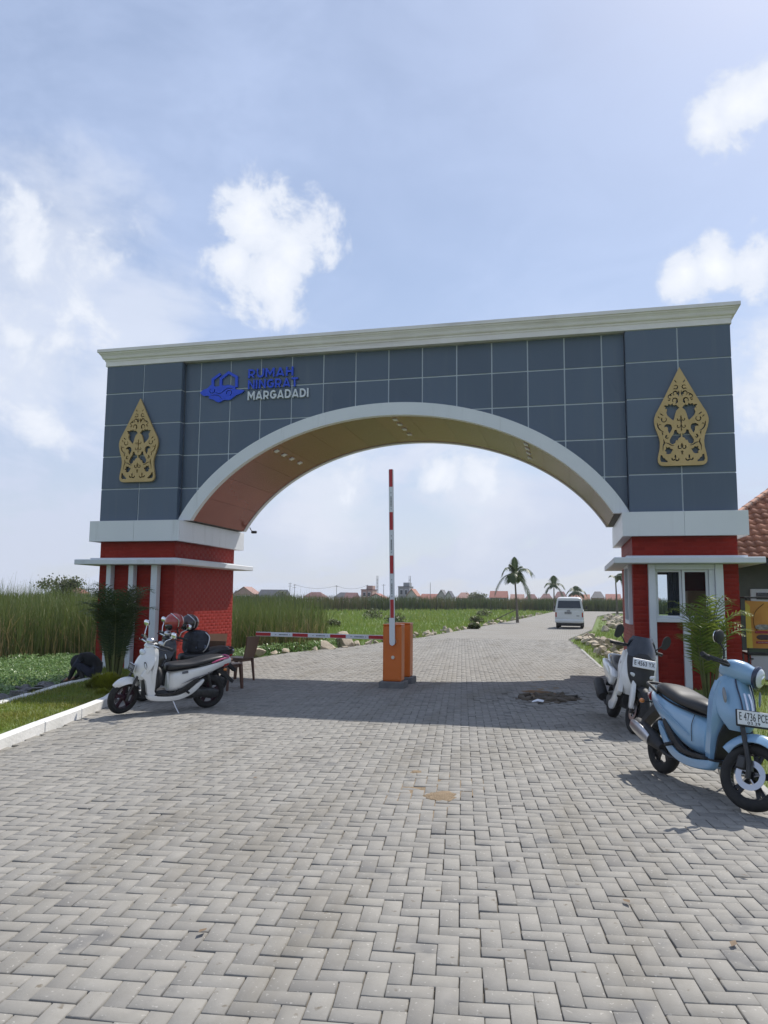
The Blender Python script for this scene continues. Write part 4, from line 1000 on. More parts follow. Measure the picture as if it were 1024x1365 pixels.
    ex = MB().tube([(-.12,-.10,.24),(-.24,-.15,.20),(-.38,-.165,.23)], .018, 8, 5).build('exhaust', m_dplas, root, smooth=50)
    rot = Matrix.Translation((-.62,-.165,.325)) @ Matrix.Rotation(R(16),4,'Y')
    MB().lathe([(.0,-.26),(.032,-.26),(.05,-.20),(.064,-.10),(.067,.10),(.058,.22),(.03,.26),(.0,.26)], (0,0,0), 'X', 20).xform(rot @ Matrix.Scale(-1,4,(1,0,0))).build('muffler', m_dplas, ex, smooth=40)
    MB().loftx([(-.20,.030,-.042,.012,.012),(-.12,.048,-.055,.017,.017),(.02,.050,-.055,.017,.017),(.14,.035,-.045,.012,.012)], e=2.4).xform(rot @ Matrix.Translation((-.02,-.062,.005))).build('heat_shield', m_steel, ex, smooth=40)
    MB().tube([(-.02,.14,.20),(-.05,.20,.10),(-.09,.255,.012)], [.012,.011,.010], 8).build('side_stand', m_steel, root, smooth=50)
    # cockpit
    zt = 1.01
    if blue:
        MB().loftx([(.20,1.02,.94,.05,.06),(.235,1.05,.92,.12,.10),(.30,1.075,.905,.14,.11),(.38,1.075,.90,.12,.105),(.44,1.055,.91,.095,.09),(.48,1.04,.915,.08,.078)], e=2.3).xform(ST).build('handlebar_cowl', body, root, smooth=50)
        hl = MB().lathe([(.0,.0),(.088,.0),(.090,.018),(.076,.03),(.0,.03)], (.476,0,.975), 'X', 28).xform(ST).build('headlight', m_navy, root, smooth=40)
        MB().ell((.50,0,.975), (.030,.072,.076), 20, 12).xform(ST).build('headlight_lens', m_lens, hl, smooth=60)
        MB().ell((.529,0,.965), (.008,.03,.035), 14, 8).xform(ST).build('headlight_bulb', m_chrome, hl, smooth=60)
        handlebar(root, ST, .25, 1.00, .34)
        mirror(root, -1, ST, (.27,.15,1.02), (.22,.215,1.19), m_dplas, (.062,.022,.056))
    else:
        MB().loftx([(.22,.99,.955,.04,.05),(.28,1.0,.945,.10,.08),(.35,.99,.94,.09,.07),(.40,.975,.945,.04,.04)], e=2.3).xform(ST).build('handlebar_cowl', body, root, smooth=50)
        MB().ell((.33,0,1.03), (.055,.062,.05), 18, 10).xform(ST).build('instrument_pod', m_steel, root, smooth=60)
        handlebar(root, ST, .26, 1.0, .33)
        MB().tube([(.32,-.2,.985),(.32,.2,.985)], .016, 8).xform(ST).build('chrome_bar', m_chrome, root, smooth=60)
        for s in (-1, 1): mirror(root, s, ST, (.27,.22,1.01), (.20,.32,1.19), m_chrome, (.058,.018,.048), m_chrome)
        MB().prism([(-.60,.575),(-.30,.50),(-.12,.42),(-.30,.475)], .165, .172).build('side_decal', M('grey_decal', (.16,.16,.17), rough=.4), root)
        MB().box((-.17,.158,.585), (.09,.006,.035), .0, Matrix.Rotation(R(8),3,'Y')).build('side_badge', M('badge_grey', (.10,.11,.13), rough=.4), root)
    # panel gaps, cables, pegs
    for s in (-1, 1):
        if not blue: MB().tube([(.30,s*.05,1.0),(.26,s*.10,1.04),(.24,s*.07,.95),(.27,s*.03,.90)], .006, 6, 6).build('brake_cable', m_dplas, root, smooth=60)
        MB().tube([(-.20,s*.178,.32),(-.22,s*.235,.30)], .016, 8).build('foot_peg', m_dplas, root, smooth=60)
        MB().tube([(-.76,s*.08,.60),(-.79,s*.15,.60)], .008, 6).build('rear_signal_stalk', m_dplas, root)
        MB().ell((-.79,s*.165,.60), (.03,.022,.022), 12, 8).build('rear_turn_signal', m_amber, root, smooth=60)
    if blue:
        for s in (-1, 1):
            MB().tube([(.02,s*.134,.60),(.0,s*.146,.50),(.015,s*.14,.38)], .003, 5, 5).build('panel_gap', m_dplas, root)
            MB().tube([(-.58,s*.178,.66),(-.35,s*.192,.57),(-.12,s*.168,.47),(-.02,s*.150,.42)], .003, 5, 5).build('body_crease', m_bluep, root)
    MB().tube([(-.45,-.03,.32),(-.62,-.09,.26)], .03, 8).build('swing_arm', m_eng, root)
    MB().box((-.30,0,.30), (.20,.14,.14), .03).build('crankcase', m_eng, root, smooth=40)
    # number plate
    if blue:
        T = face_fwd(.562, .655, R(-12))
        pl = MB().box((0,.004,0), (.285,.012,.125), .006).xform(T).build('plate_frame', m_dplas, root)
        MB().box((0,-.004,.004), (.265,.006,.105), .002).xform(T).build('number_plate', m_plate, pl)
        plate_text(pl, 'E 4736 PCE', T @ Matrix.Translation((0,-.003,.004)), .265, .105, m_dplas, '03.29')
    else:
        T = face_fwd(.565, .66, R(-14))
        pl = MB().box((0,.004,0), (.25,.012,.115), .006).xform(T).build('number_plate', m_steel, root)
        MB().box((0,-.004,0), (.235,.006,.10), .002).xform(T).build('plate_face', m_dplas, pl)
        mb = MB()
        for i, x in enumerate((-.09,-.055,-.03,-.005,.02,.055,.085)): mb.box((x,-.008,.012), (.013,.002,.042)); 
        for x in (-.03,0,.03): mb.box((x,-.008,-.033), (.012,.002,.016))
        mb.xform(T).build('plate_lettering', M('dull_white', (.3,.31,.33), rough=.5), pl)
    return root

def heading(rear, front): return math.atan2(front[1]-rear[1], front[0]-rear[0])
fr_, re_ = (4.975,-8.80), (4.435,-7.55)
scooter('motor_scooter', ((fr_[0]+re_[0])/2, (fr_[1]+re_[1])/2, .004), heading(re_, fr_), 'light blue scooter with black seat and white number plate, nearest the camera', m_bluep, 'blue', 1.045, R(33), R(-8))
fr_, re_ = (-2.34,-5.86), (-1.47,-4.84)
scooter('motor_scooter', ((fr_[0]+re_[0])/2, (fr_[1]+re_[1])/2, .004), heading(re_, fr_), 'white retro scooter with pink grab rail standing by the left kerb', m_whitep, 'white', .97, R(20), R(-7))

fr_, re_ = (-2.75,-4.55), (-2.10,-3.45)
scooter('motor_scooter', ((fr_[0]+re_[0])/2, (fr_[1]+re_[1])/2, .004), heading(re_, fr_), 'black scooter with helmets and a bag, half hidden behind the white scooter', M('black_scooter_paint', (.012,.012,.014), (.018,.018,.02), .3, coat=.6), 'black', 1.0, R(8), R(-6))

# ---- white and black sport scooter
def maxi(loc, head):
    root = empty('motor_scooter', loc, head, 'white and black sport scooter with dark windscreen and fork covers', 'scooter', 'scooters parked by the gate')
    root.rotation_euler = (R(-10), 0, head); root.scale = (.98,)*3
    ST = steer_mat(.52, .60, R(26), R(10)); r = .265; wb = m_whitep; k = m_dplas
    wheel(root, .67, r, .115, m_rimk, 'front_wheel', disc=-1, T=ST); wheel(root, -.67, r, .13, m_rimk, 'rear_wheel')
    fork(root, ST, .67, r, (.50,.70), m_eng)
    for s in (-1, 1):
        side_prism([(.70,.30),(.66,.30),(.60,.46),(.585,.58),(.61,.64),(.66,.56),(.705,.42)], s*.085, s*.125).xform(ST).build('fork_cover', wb, root, smooth=40)
    fender(root, .67, r, .325, .075, 40, 150, k, ST, drop=.05)
    # nose: black centre, white cheeks
    apron(root, [(.50,.44,.15,.12),(.565,.54,.20,.19),(.58,.66,.235,.23),(.555,.78,.242,.23),(.515,.90,.225,.19),(.48,1.0,.185,.13)], wb, 'front_fairing', thick=.02)
    apron(root, [(.60,.50,.05,.03),(.665,.58,.10,.05),(.67,.68,.145,.085),(.635,.80,.165,.10),(.59,.90,.17,.11),(.55,.98,.16,.10)], k, 'front_cowl', thick=.10)
    for s in (-1, 1):
        side_prism([(.46,.46),(.36,.40),(.30,.46),(.30,.62),(.28,.80),(.32,.93),(.38,.98),(.40,.80)], s*.17, s*.222).build('side_fairing', wb, root, smooth=40)
        MB().ell((.622,s*.10,.705), (.018,.062,.024), 16, 8, Matrix.Rotation(s*R(-24),3,'Z') @ Matrix.Rotation(s*R(22),3,'X')).build('headlight', m_lens, root, smooth=60)
        side_prism([(.40,.44),(.20,.24),(-.10,.20),(-.30,.26),(-.22,.34),(.0,.36),(.16,.46),(.34,.62)], s*.14, s*.205).build('floor_fairing', k, root, smooth=40)
        side_prism([(.34,.34),(.22,.22),(.02,.19),(-.06,.26),(.08,.33),(.22,.50),(.32,.56)], s*.19, s*.215).build('lower_fairing', wb, root, smooth=40)
        side_prism([(-.10,.60),(-.20,.48),(-.45,.52),(-.80,.66),(-.95,.78),(-.80,.77),(-.45,.72),(-.22,.70)], s*.12, s*.20).build('tail_fairing', wb, root, smooth=40)
        MB().ell((.36,s*.226,.83), (.025,.006,.018), 12, 8).build('side_emblem', m_steel, root, smooth=60)
    MB().loftx([(.42,.62,.26,.12,.15),(.25,.60,.24,.13,.16),(.05,.62,.24,.14,.16),(-.12,.66,.30,.15,.15),(-.40,.70,.44,.16,.13),(-.75,.75,.58,.12,.09),(-.95,.77,.68,.05,.05)], e=3.).build('main_body', k, root, smooth=50)
    MB().loftx([(.06,.74,.64,.07,.08),(.0,.775,.64,.13,.13),(-.2,.785,.66,.16,.16),(-.36,.83,.68,.165,.165),(-.55,.87,.72,.15,.15),(-.80,.875,.78,.11,.12),(-.88,.86,.80,.06,.08)], e=2.9).build('seat', m_seat, root, smooth=50)
    MB().tube([(-.6,.15,.77),(-.8,.14,.83),(-.96,.08,.86),(-.96,-.08,.86),(-.8,-.14,.83),(-.6,-.15,.77)], .016, 8, 5).build('grab_rail', wb, root, smooth=60)
    MB().loftx([(-.9,.76,.68,.08,.07),(-.98,.75,.69,.05,.05)], e=2.6).build('tail_light', m_redl, root, smooth=50)
    MB().prism([(-.85,.66),(-.95,.70),(-1.12,.42),(-1.06,.40)], -.07, .07).build('rear_mudguard', k, root)
    MB().loftx([(-.15,.36,.22,.09,.09),(-.4,.40,.2,.12,.11),(-.72,.36,.22,.10,.10)], e=3.5).build('engine', m_eng, root, smooth=45)
    ex = MB().tube([(-.1,-.12,.22),(-.3,-.17,.2),(-.42,-.19,.24)], .02, 8, 4).build('exhaust', k, root, smooth=50)
    MB().lathe([(.0,-.27),(.05,-.27),(.075,-.22),(.08,.18),(.06,.25),(.0,.25)], (0,0,0), 'X', 20).xform(Matrix.Translation((-.72,-.20,.36)) @ Matrix.Rotation(R(20),4,'Y')).build('muffler', k, ex, smooth=40)
    # windscreen, cockpit
    ws = M('smoked_windscreen', (.012,.016,.022), rough=.08, spec=.6, coat=.6)
    apron(root, [(.57,.93,.17,.10),(.53,1.02,.185,.12),(.47,1.12,.165,.11),(.42,1.19,.12,.07)], ws, 'windscreen', thick=.012)
    MB().loftx([(.26,1.02,.96,.08,.1),(.36,1.06,.95,.13,.12),(.48,1.02,.92,.13,.12)], e=2.5).xform(ST).build('handlebar_cowl', k, root, smooth=50)
    handlebar(root, ST, .24, 1.04, .33)
    for s in (-1, 1):
        mr = MB().tube([(.30,s*.20,1.05),(.32,s*.25,1.11),(.31,s*.30,1.16)], .008, 8, 4).xform(ST).build('mirror', k, root, smooth=60)
        side_prism([(-.05,-.075),(.0,-.09),(.05,-.03),(.055,.05),(.01,.09),(-.04,.05)], -.012, .015).xform(ST @ Matrix.Translation((.31,s*.32,1.19)) @ Matrix.Rotation(R(90)*1.0,4,'Z')).build('mirror_shell', k, mr, smooth=50)
    T = face_fwd(.655, .865, R(-22))
    pl = MB().box((0,.004,0), (.285,.010,.115), .004).xform(T).build('number_plate', m_plate, root)
    plate_text(pl, 'E 4563 YX', T @ Matrix.Translation((0,0,0)), .275, .105, m_dplas, None)
    MB().tube([(-.02,.16,.22),(-.06,.22,.1),(-.1,.28,.0)], .012, 8).build('side_stand', m_steel, root)
    return root
fr_, re_ = (4.38,-5.42), (4.18,-4.08)
maxi(((fr_[0]+re_[0])/2, (fr_[1]+re_[1])/2, .0), heading(re_, fr_))

# ================================================================ VAN
def van(loc, head):
    root = empty('minivan', loc, head, 'white minivan seen from behind, driving away along the paved road', 'van')
    wp = M('white_van_paint', (.60,.615,.60), (.66,.67,.66), .35, coat=.5, scale=1.5); gl = M('dark_glass', (.015,.02,.028), rough=.05, spec=.7)
    L2 = 1.85
    rings = []
    prof = [(.0,.34,.77),(.08,.36,.79),(.5,.40,.80),(.8,.42,.80),(1.0,.45,.79),(1.12,.5,.78),(1.6,.5,.68),(1.72,.5,.62),(1.78,.5,.5)]
    sec = [(-1.85,1.00,.36,.78,.79),(-1.83,1.06,.34,.785,.80),(-1.80,1.14,.34,.79,.80),(-1.2,1.16,.34,.79,.80),(0.6,1.16,.34,.79,.80),(1.3,1.12,.34,.78,.79),(1.75,.95,.36,.74,.76),(1.86,.75,.38,.68,.70)]
    MB().loftx(sec, e=7, n=40, m=3).build('body', wp, root, smooth=40)
    MB().loftx([(-1.80,1.18,1.05,.77,.785),(-1.74,1.62,1.04,.69,.785),(-1.66,1.78,1.03,.66,.785),(-1.0,1.82,1.03,.66,.785),(.4,1.80,1.03,.66,.785),(.85,1.72,1.03,.65,.78),(1.35,1.15,1.03,.72,.77)], e=8, n=40, m=3).build('cabin', wp, root, smooth=40)
    def q(name, P, mat): return MB().add(P, [tuple(range(len(P)))]).build(name, mat, root)
    MB().add([(-1.815,-.66,1.17),(-1.815,.66,1.17),(-1.755,.60,1.60),(-1.755,-.60,1.60),(-1.80,-.66,1.17),(-1.80,.66,1.17),(-1.73,.60,1.60),(-1.73,-.60,1.60)], [(0,1,2,3),(4,7,6,5),(0,4,5,1),(1,5,6,2),(2,6,7,3),(3,7,4,0)]).build('rear_window', gl, root)
    for s in (-1, 1):
        for x0, x1 in ((-1.55,-.75),(-.65,.15),(.25,.95)):
            MB().add([(x0,s*.79,1.14),(x1,s*.79,1.14),(x1-(.2 if x1>.9 else 0),s*.705,1.60),(x0+.03,s*.705,1.60)], [(0,1,2,3)]).build('side_window', gl, root)
        for x in (-1.18, 1.25):
            w = MB().lathe([(.15,-.085),(.255,-.085),(.28,-.05),(.28,.05),(.255,.085),(.15,.085)], (x,s*.68,.28), 'Y', 28, closed=True).build('wheel', m_tyre, root, smooth=40)
            MB().lathe([(.0,s*.06),(.10,s*.05),(.155,s*.07),(.155,-s*.07),(.0,-s*.07)], (x,s*.68,.28), 'Y', 20).build('rim', m_steel, w, smooth=40)
        tl = MB().box((-1.845,s*.735,.80), (.03,.075,.27), .01).build('tail_light', m_redl, root); MB().box((-1.862,s*.735,.90), (.012,.06,.06), .003).build('turn_lens', m_amber, tl)
        mr = MB().tube([(.95,s*.76,1.15),(.98,s*.9,1.15)], .015, 6).build('mirror', m_black, root); MB().box((.98,s*.93,1.2), (.06,.12,.18), .02).build('mirror_shell', m_black, mr)
    MB().loftx([(-1.90,.50,.36,.74,.74),(-1.86,.55,.32,.80,.80),(-1.78,.55,.32,.80,.80)], e=5, m=2).build('rear_bumper', wp, root, smooth=40)
    d = MB().add([(-1.858,-.68,.58),(-1.858,.68,.58),(-1.848,.68,1.05),(-1.848,-.68,1.05),(-1.84,-.68,.58),(-1.84,.68,.58),(-1.83,.68,1.05),(-1.83,-.68,1.05)], [(0,1,2,3),(4,7,6,5),(0,4,5,1),(1,5,6,2),(2,6,7,3),(3,7,4,0)]).build('tailgate', wp, root)
    MB().box((-1.868,.04,1.02), (.02,.18,.045), .006).build('tailgate_handle', m_black, d)
    pl = MB().box((-1.868,.06,.90), (.012,.42,.14), .003).build('number_plate', M('worn_plate', (.42,.43,.42), rough=.5), root)
    mb = MB(); [mb.box((-1.876,.06+y,.905), (.004,.032,.075)) for y in (-.16,-.10,-.05,0,.05,.11,.16)]; mb.build('plate_lettering', m_black, pl)
    MB().box((-1.866,-.48,.74), (.01,.16,.03)).build('badge', m_black, root)
    MB().box((-.1,0,.26), (3.3,1.2,.16), .03).build('underbody', m_black, root)
    MB().box((-1.72,.0,.25), (.1,1.3,.18), .02).build('rear_axle_cover', m_black, root)
    return root
van((3.72,31.9,-.004), R(90-2.0))

# ================================================================ BARRIER
m_orange = M('orange_enamel', (.60,.135,.015), (.66,.16,.02), .40, scale=2, stain=(3,(.40,.10,.02),.6,.85,(1,1,.4)))
m_bred = M('red_reflective', (.40,.015,.02), rough=.4); m_bwhite = M('white_boom', (.66,.68,.70), rough=.4)
def barrier(x, y, label, up):
    root = empty('boom_barrier', (x, y, 0), label=label, cat='barrier', group='boom barriers on the road')
    MB().box((0,0,.055), (.46,.42,.13), .012).build('plinth', M('dark_plinth', (.12,.12,.12), (.17,.17,.165), .85, scale=9), root)
    cab = MB().box((0,0,.62), (.345,.29,1.0), .022).build('cabinet', m_orange, root, smooth=35)
    MB().box((0,0,1.128), (.35,.30,.035), .014).build('lid', m_orange, cab, smooth=35)
    MB().box((0.0,-.147,.60), (.29,.006,.88), .002).build('service_door', m_orange, cab)
    MB().lathe([(.0,-.012),(.03,-.012),(.034,0),(.034,.01),(.0,.01)], (.02,-.155,.55), 'Y', 18).build('lock', m_steel, cab, smooth=40)
    bm_y = -.185 if up else .185; bz = .84
    arm = MB().lathe([(.0,-.03),(.06,-.03),(.06,.03),(.0,.03)], (.02,bm_y+(.03 if up else -.03),bz), 'Y', 16).build('pivot', m_steel, root, smooth=40)
    # boom along local +z, rounded foot plate, red sleeves and tiny print on the white
    T = Matrix.Translation((.02,bm_y-.005,bz)) @ (Matrix.Rotation(R(-1.0),4,'Y') if up else Matrix.Rotation(R(-89.6),4,'Y'))
    Lb = 3.13
    foot = MB().prism([(-.05,.42),(-.05,-.02),(-.04,-.06),(0,-.078),(.04,-.06),(.05,-.02),(.05,.42)], -.045 if up else .028, -.028 if up else .045).xform(T).build('boom_bracket', m_bwhite, root)
    bo = MB().box((0,0,Lb/2+.02), (.085,.045,Lb), .008).xform(T).build('boom', m_bwhite, root)
    z = Lb+.02; k = 0
    while z > .6:
        MB().box((0,0,z-.165), (.066,.0505,.33), .003).xform(T).build('red_band', m_bred, bo)
        if z-.62 > .5:
            mb = MB()
            for i in range(7): mb.box((0,-.0235,z-.50-.028*i-.02), (.018,.003,.018))
            mb.box((0,-.0235,z-.44), (.01,.003,.02)); mb.box((0,-.0235,z-.74), (.01,.003,.02))
            mb.xform(T).build('boom_print', m_black, bo)['kind'] = 'stuff'
        z -= .80
    return root
barrier(.505, -1.52, 'orange barrier cabinet with its striped boom raised straight up', True)
barrier(.49, -.66, 'orange barrier cabinet behind, its striped boom lowered to the left', False)
# ================================================================ TILED HOUSE AND FOOD STALL AT RIGHT
m_tile = M('terracotta_tile', (.37,.145,.08), (.46,.195,.11), .75, scale=9, objrand=.30, bump=.2, stain=(6,(.06,.045,.04),.55,.68,(1,1,1)))
m_dwall = M('dull_green_grey_wall', (.10,.115,.10), (.14,.15,.13), .85, scale=2)
def tiled_house():
    h = empty('tiled_house', (11,8,0), label='low house with orange clay tile roof behind the right pillar', cat='house')
    B = lambda mb, n, mat, p=h, sm=None: mb.build(n, mat, p, sm, world=(p is h))
    B(MB().box((11.3,8.2,1.2), (8.4,6.6,2.9)), 'wall', m_dwall)
    B(MB().box((8.3,4.86,1.75), (.75,.06,.34), .01), 'window', m_wpaint)
    B(MB().box((8.3,4.82,1.75), (.5,.04,.16)), 'window_pane', M('dark_pane', (.02,.025,.03), rough=.1))
    x0, y0, ze, sl = 6.16, 4.0, 2.60, .70; x1, y1 = 16.4, 12.4; rr_ = 4.2
    zr = ze+sl*rr_
    rf = MB().add([(x0,y0,ze),(x1,y0,ze),(x1,y1,ze),(x0,y1,ze),(x0+rr_,y0+rr_,zr),(x1-rr_,y0+rr_,zr)], [(0,1,5,4),(1,2,5),(2,3,4,5),(3,0,4),(3,2,1,0)])
    roof = B(rf, 'roof', M('roof_underlay', (.05,.03,.025), rough=.9))
    B(MB().box(((x0+x1)/2, y0+.03, ze-.06), (x1-x0, .05, .14)), 'fascia', m_dplas)
    # curved pantiles on the slope facing the gate
    tw, tl = .225, .27; pr = [(-.5,.0),(-.36,.022),(-.18,.030),(.0,.018),(.2,-.006),(.38,-.010),(.5,.004)]
    V = []; F = []
    for v, lift in ((0,.028),(1,.006)):
        for u, z in pr: V.append((u*tw*1.04, v*tl*1.12, z+lift))
    for u, z in pr: V.append((u*tw*1.04, 0, z+.010))
    n = len(pr)
    for i in range(n-1): F += [(i,i+1,n+i+1,n+i), (2*n+i,2*n+i+1,i+1,i)]
    tm = np_mesh('roof_tile', V, F, m_tile, smooth=False)
    a = math.atan(sl); cnt = 0
    for r_ in range(15):
        d = r_*tl*math.cos(a); yy = y0-.04+d; zz = ze+sl*d-.004
        c = 0
        while True:
            x = x0+d+.18+c*tw; c += 1
            if x > min(x1-d, 10.2): break
            obj('roof_tile', tm, roof, loc=(x+random.gauss(0,.004), yy, zz+random.gauss(0,.003)), rot=(a+random.gauss(0,.012), random.gauss(0,.012), random.gauss(0,.015))); cnt += 1
    # hip ridge caps
    p0 = Vector((x0,y0,ze)); p1 = Vector((x0+rr_,y0+rr_,zr)); L_ = (p1-p0).length; dr = (p1-p0).normalized()
    cap = MB(); 
    for v, s_ in ((0,1.),(.36,.86)):
        for k in range(7):
            q = math.pi*k/6; cap.v.append((v, .11*s_*math.cos(q), .085*s_*math.sin(q)))
    cap.f = [(k,k+1,8+k,7+k) for k in range(6)]
    cm = cap.mesh('hip_cap', m_tile, 40); qr = dr.to_track_quat('X','Z').to_euler()
    for i in range(int(L_/.31)): obj('hip_cap', cm, roof, loc=p0+dr*(.31*i)+Vector((0,0,.03)), rot=qr)
tiled_house()
def stall():
    s = empty('food_stall', (7.65,1.1,0), label='white food stall with orange banner of burgers beside the right pillar', cat='stall')
    B = lambda mb, n, mat, p=s: mb.build(n, mat, p, world=(p is s))
    wl = M('grey_white_panel', (.50,.51,.54), rough=.5); x0, x1 = 6.98, 8.45
    B(MB().box(((x0+x1)/2+.02,1.1,.36), (x1-x0-.04,.62,.46), .008), 'counter', wl)
    B(MB().box((7.03,.785,.52), (.07,.004,.03)), 'counter_mark', m_dplas)
    c = B(MB().box(((x0+x1)/2,1.1,.615), (x1-x0+.06,.68,.05), .006), 'counter_top', m_dplas)
    B(MB().box(((x0+x1)/2,.80,.67), (x1-x0,.008,.09)), 'display_glass', M('display_glass', (.05,.07,.08), rough=.06, spec=.7))
    for x in (x0,x1):
        for y in (.8,1.4): B(MB().box((x,y,.86), (.035,.035,1.62), .004), 'post', m_dplas)
    for x in (x0+.1,x1-.1):
        for y in (.86,1.34): B(MB().box((x,y,.06), (.05,.05,.16), .004), 'leg', m_dplas)
    B(MB().box(((x0+x1)/2,1.1,1.69), (x1-x0+.1,.75,.03), .005), 'top_board', m_dplas)
    # banner print: orange ground, yellow edge, dark cable arc, two burger shots, red strips
    bo = M('orange_banner', (.50,.20,.03), (.62,.30,.05), .55, scale=1.4); yl = M('yellow_banner', (.62,.48,.06), rough=.55)
    z0, z1 = .725, 1.63; y = .768
    P = []; nx = 16
    for zz in (z0, z1): P += [(x0-.03+(x1-x0+.06)*i/nx, y+.008*math.sin(i*1.3)+.006*math.sin(zz*3+i*.7), zz-(.02 if zz==z1 else 0)*math.sin(math.pi*i/nx)) for i in range(nx+1)]
    bn = B(MB().add(P, [(i,i+1,nx+2+i,nx+1+i) for i in range(nx)]), 'banner', bo)
    F_ = lambda mb, n, mat: mb.build(n, mat, bn)
    yb = y-.012
    F_(MB().prism([(x0-.03,z0),(x0+.075,z0),(x0+.05,z1-.1),(x0-.03,z1-.02)], yb, yb-.002), 'banner_edge', yl)
    rd = M('banner_red', (.30,.02,.03), rough=.5); dk = M('banner_dark', (.05,.025,.03), rough=.5); bw = M('banner_pale', (.42,.40,.36), (.10,.12,.12), rough=.5, scale=26)
    F_(MB().add([(p[0],yb-.003,p[1]) for p in stroke([(x0+.30,z1-.06),(x0+.14,z1-.22),(x0+.11,z1-.45),(x0+.17,z1-.58)],[.008,.02,.024,.02])], [tuple(range(26))]) if False else MB().tube([(x0+.30,yb-.003,z1-.06),(x0+.14,yb-.003,z1-.22),(x0+.11,yb-.003,z1-.45),(x0+.17,yb-.003,z1-.58)], .011, 6, 5, flat=.3), 'printed_cable', dk)
    for dx in (0,.52,1.04):
        F_(MB().ell((x0+.27+dx,yb-.002,z0+.40), (.14,.003,.055), 18, 8), 'printed_burger', bw)
        F_(MB().box((x0+.27+dx,yb-.004,z0+.305), (.29,.002,.05)), 'printed_strip', rd)
        F_(MB().ell((x0+.28+dx,yb-.002,z0+.21), (.135,.003,.055), 18, 8), 'printed_burger', dk)
        F_(MB().box((x0+.28+dx,yb-.004,z0+.11), (.29,.002,.045)), 'printed_strip', rd)
        F_(MB().box((x0+.28+dx,yb-.006,z0+.11), (.22,.002,.008)), 'printed_line', bw)
    F_(MB().lathe([(.0,yb-.004),(.055,yb-.004),(.055,yb-.002),(.0,yb-.002)], (x0+.46,0,z1-.11), 'Y', 20), 'printed_logo', rd)
    F_(MB().tube([(x0+.44,yb-.006,z1-.085),(x0+.445,yb-.006,z1-.125),(x0+.475,yb-.006,z1-.125),(x0+.48,yb-.006,z1-.085)], .006, 6, 4, flat=.4), 'logo_mark', m_plate)
stall()
# ================================================================ HOUSES ALONG THE HORIZON
m_hw = [M('pale_house_wall', (.42,.39,.36), (.48,.45,.42), .85, scale=.5), M('pink_house_wall', (.40,.25,.22), rough=.85), M('grey_house_wall', (.24,.25,.27), (.30,.31,.33), .85, scale=.5), M('blue_grey_wall', (.10,.12,.17), rough=.8)]
m_hr = {'red': M('red_roof', (.24,.085,.065), (.30,.11,.08), .8, scale=.8), 'maroon': M('maroon_roof', (.12,.05,.055), (.16,.065,.06), .8, scale=.8), 'dark': M('dark_blue_roof', (.045,.05,.065), (.06,.065,.08), .7, scale=.8), 'orange': M('orange_roof', (.32,.14,.09), rough=.8), 'pink': M('pink_roof', (.30,.17,.14), rough=.8), 'grey': M('grey_roof', (.16,.16,.17), rough=.8)}
m_hwin = M('house_window', (.03,.035,.045), rough=.2)
def far_house(x0, x1, y, h, roof, wall, kind, label):
    h *= .92
    w = x1-x0; xc = (x0+x1)/2; e = empty('house', (xc, y, -.4), label=label, cat='house', group='houses along the horizon'); dp = 5.5
    m_r = m_hr[roof]; hw = h*.60 if kind != 'flat' else h
    MB().box((0,0,hw/2), (w*.92,dp,hw)).build('wall', m_hw[wall], e)
    o = w/2; d2 = dp/2+.3
    if kind == 'hip': MB().add([(-o,-d2,hw),(o,-d2,hw),(o,d2,hw),(-o,d2,hw),(-o*.45,0,h),(o*.45,0,h)], [(0,1,5,4),(1,2,5),(2,3,4,5),(3,0,4),(3,2,1,0)]).build('roof', m_r, e)
    elif kind == 'side': MB().add([(-o,-d2,hw-.1),(o,-d2,hw-.1),(o,d2,hw-.1),(-o,d2,hw-.1),(-o,0,h),(o,0,h)], [(0,1,5,4),(1,2,5),(2,3,4,5),(3,0,4),(3,2,1,0)]).build('roof', m_r, e)
    elif kind == 'gable':
        MB().prism([(-w*.46,hw),(w*.46,hw),(0,h-.12)], -dp/2, dp/2).build('gable', m_hw[wall], e)
        for s in (-1,1): MB().add([(s*o,-d2,hw-.1),(0,-d2,h),(0,d2,h),(s*o,d2,hw-.1),(s*o,-d2,hw+.08),(0,-d2,h+.18),(0,d2,h+.18),(s*o,d2,hw+.08)], [(0,1,2,3),(4,7,6,5),(0,4,5,1),(1,5,6,2),(2,6,7,3),(3,7,4,0)]).build('roof_slope', m_r, e)
    else:
        MB().box((0,0,h+.1), (w*.98,dp+.3,.22)).build('roof', m_r, e); MB().box((w*.15,-.02,h+.75), (w*.5,dp*.6,1.1)).build('water_tank_room', m_hw[wall], e)
    n = max(2, int(w/2))
    for i in range(n):
        f = MB().box((-w*.38+w*.76*(i+.5)/n, -dp/2-.02, hw*.72), (min(1.1,w/n*.5), .08, hw*.30)).build('window', m_wpaint, e)
        MB().box((-w*.38+w*.76*(i+.5)/n, -dp/2-.055, hw*.72), (min(.9,w/n*.42), .03, hw*.24)).build('pane', m_hwin, f)
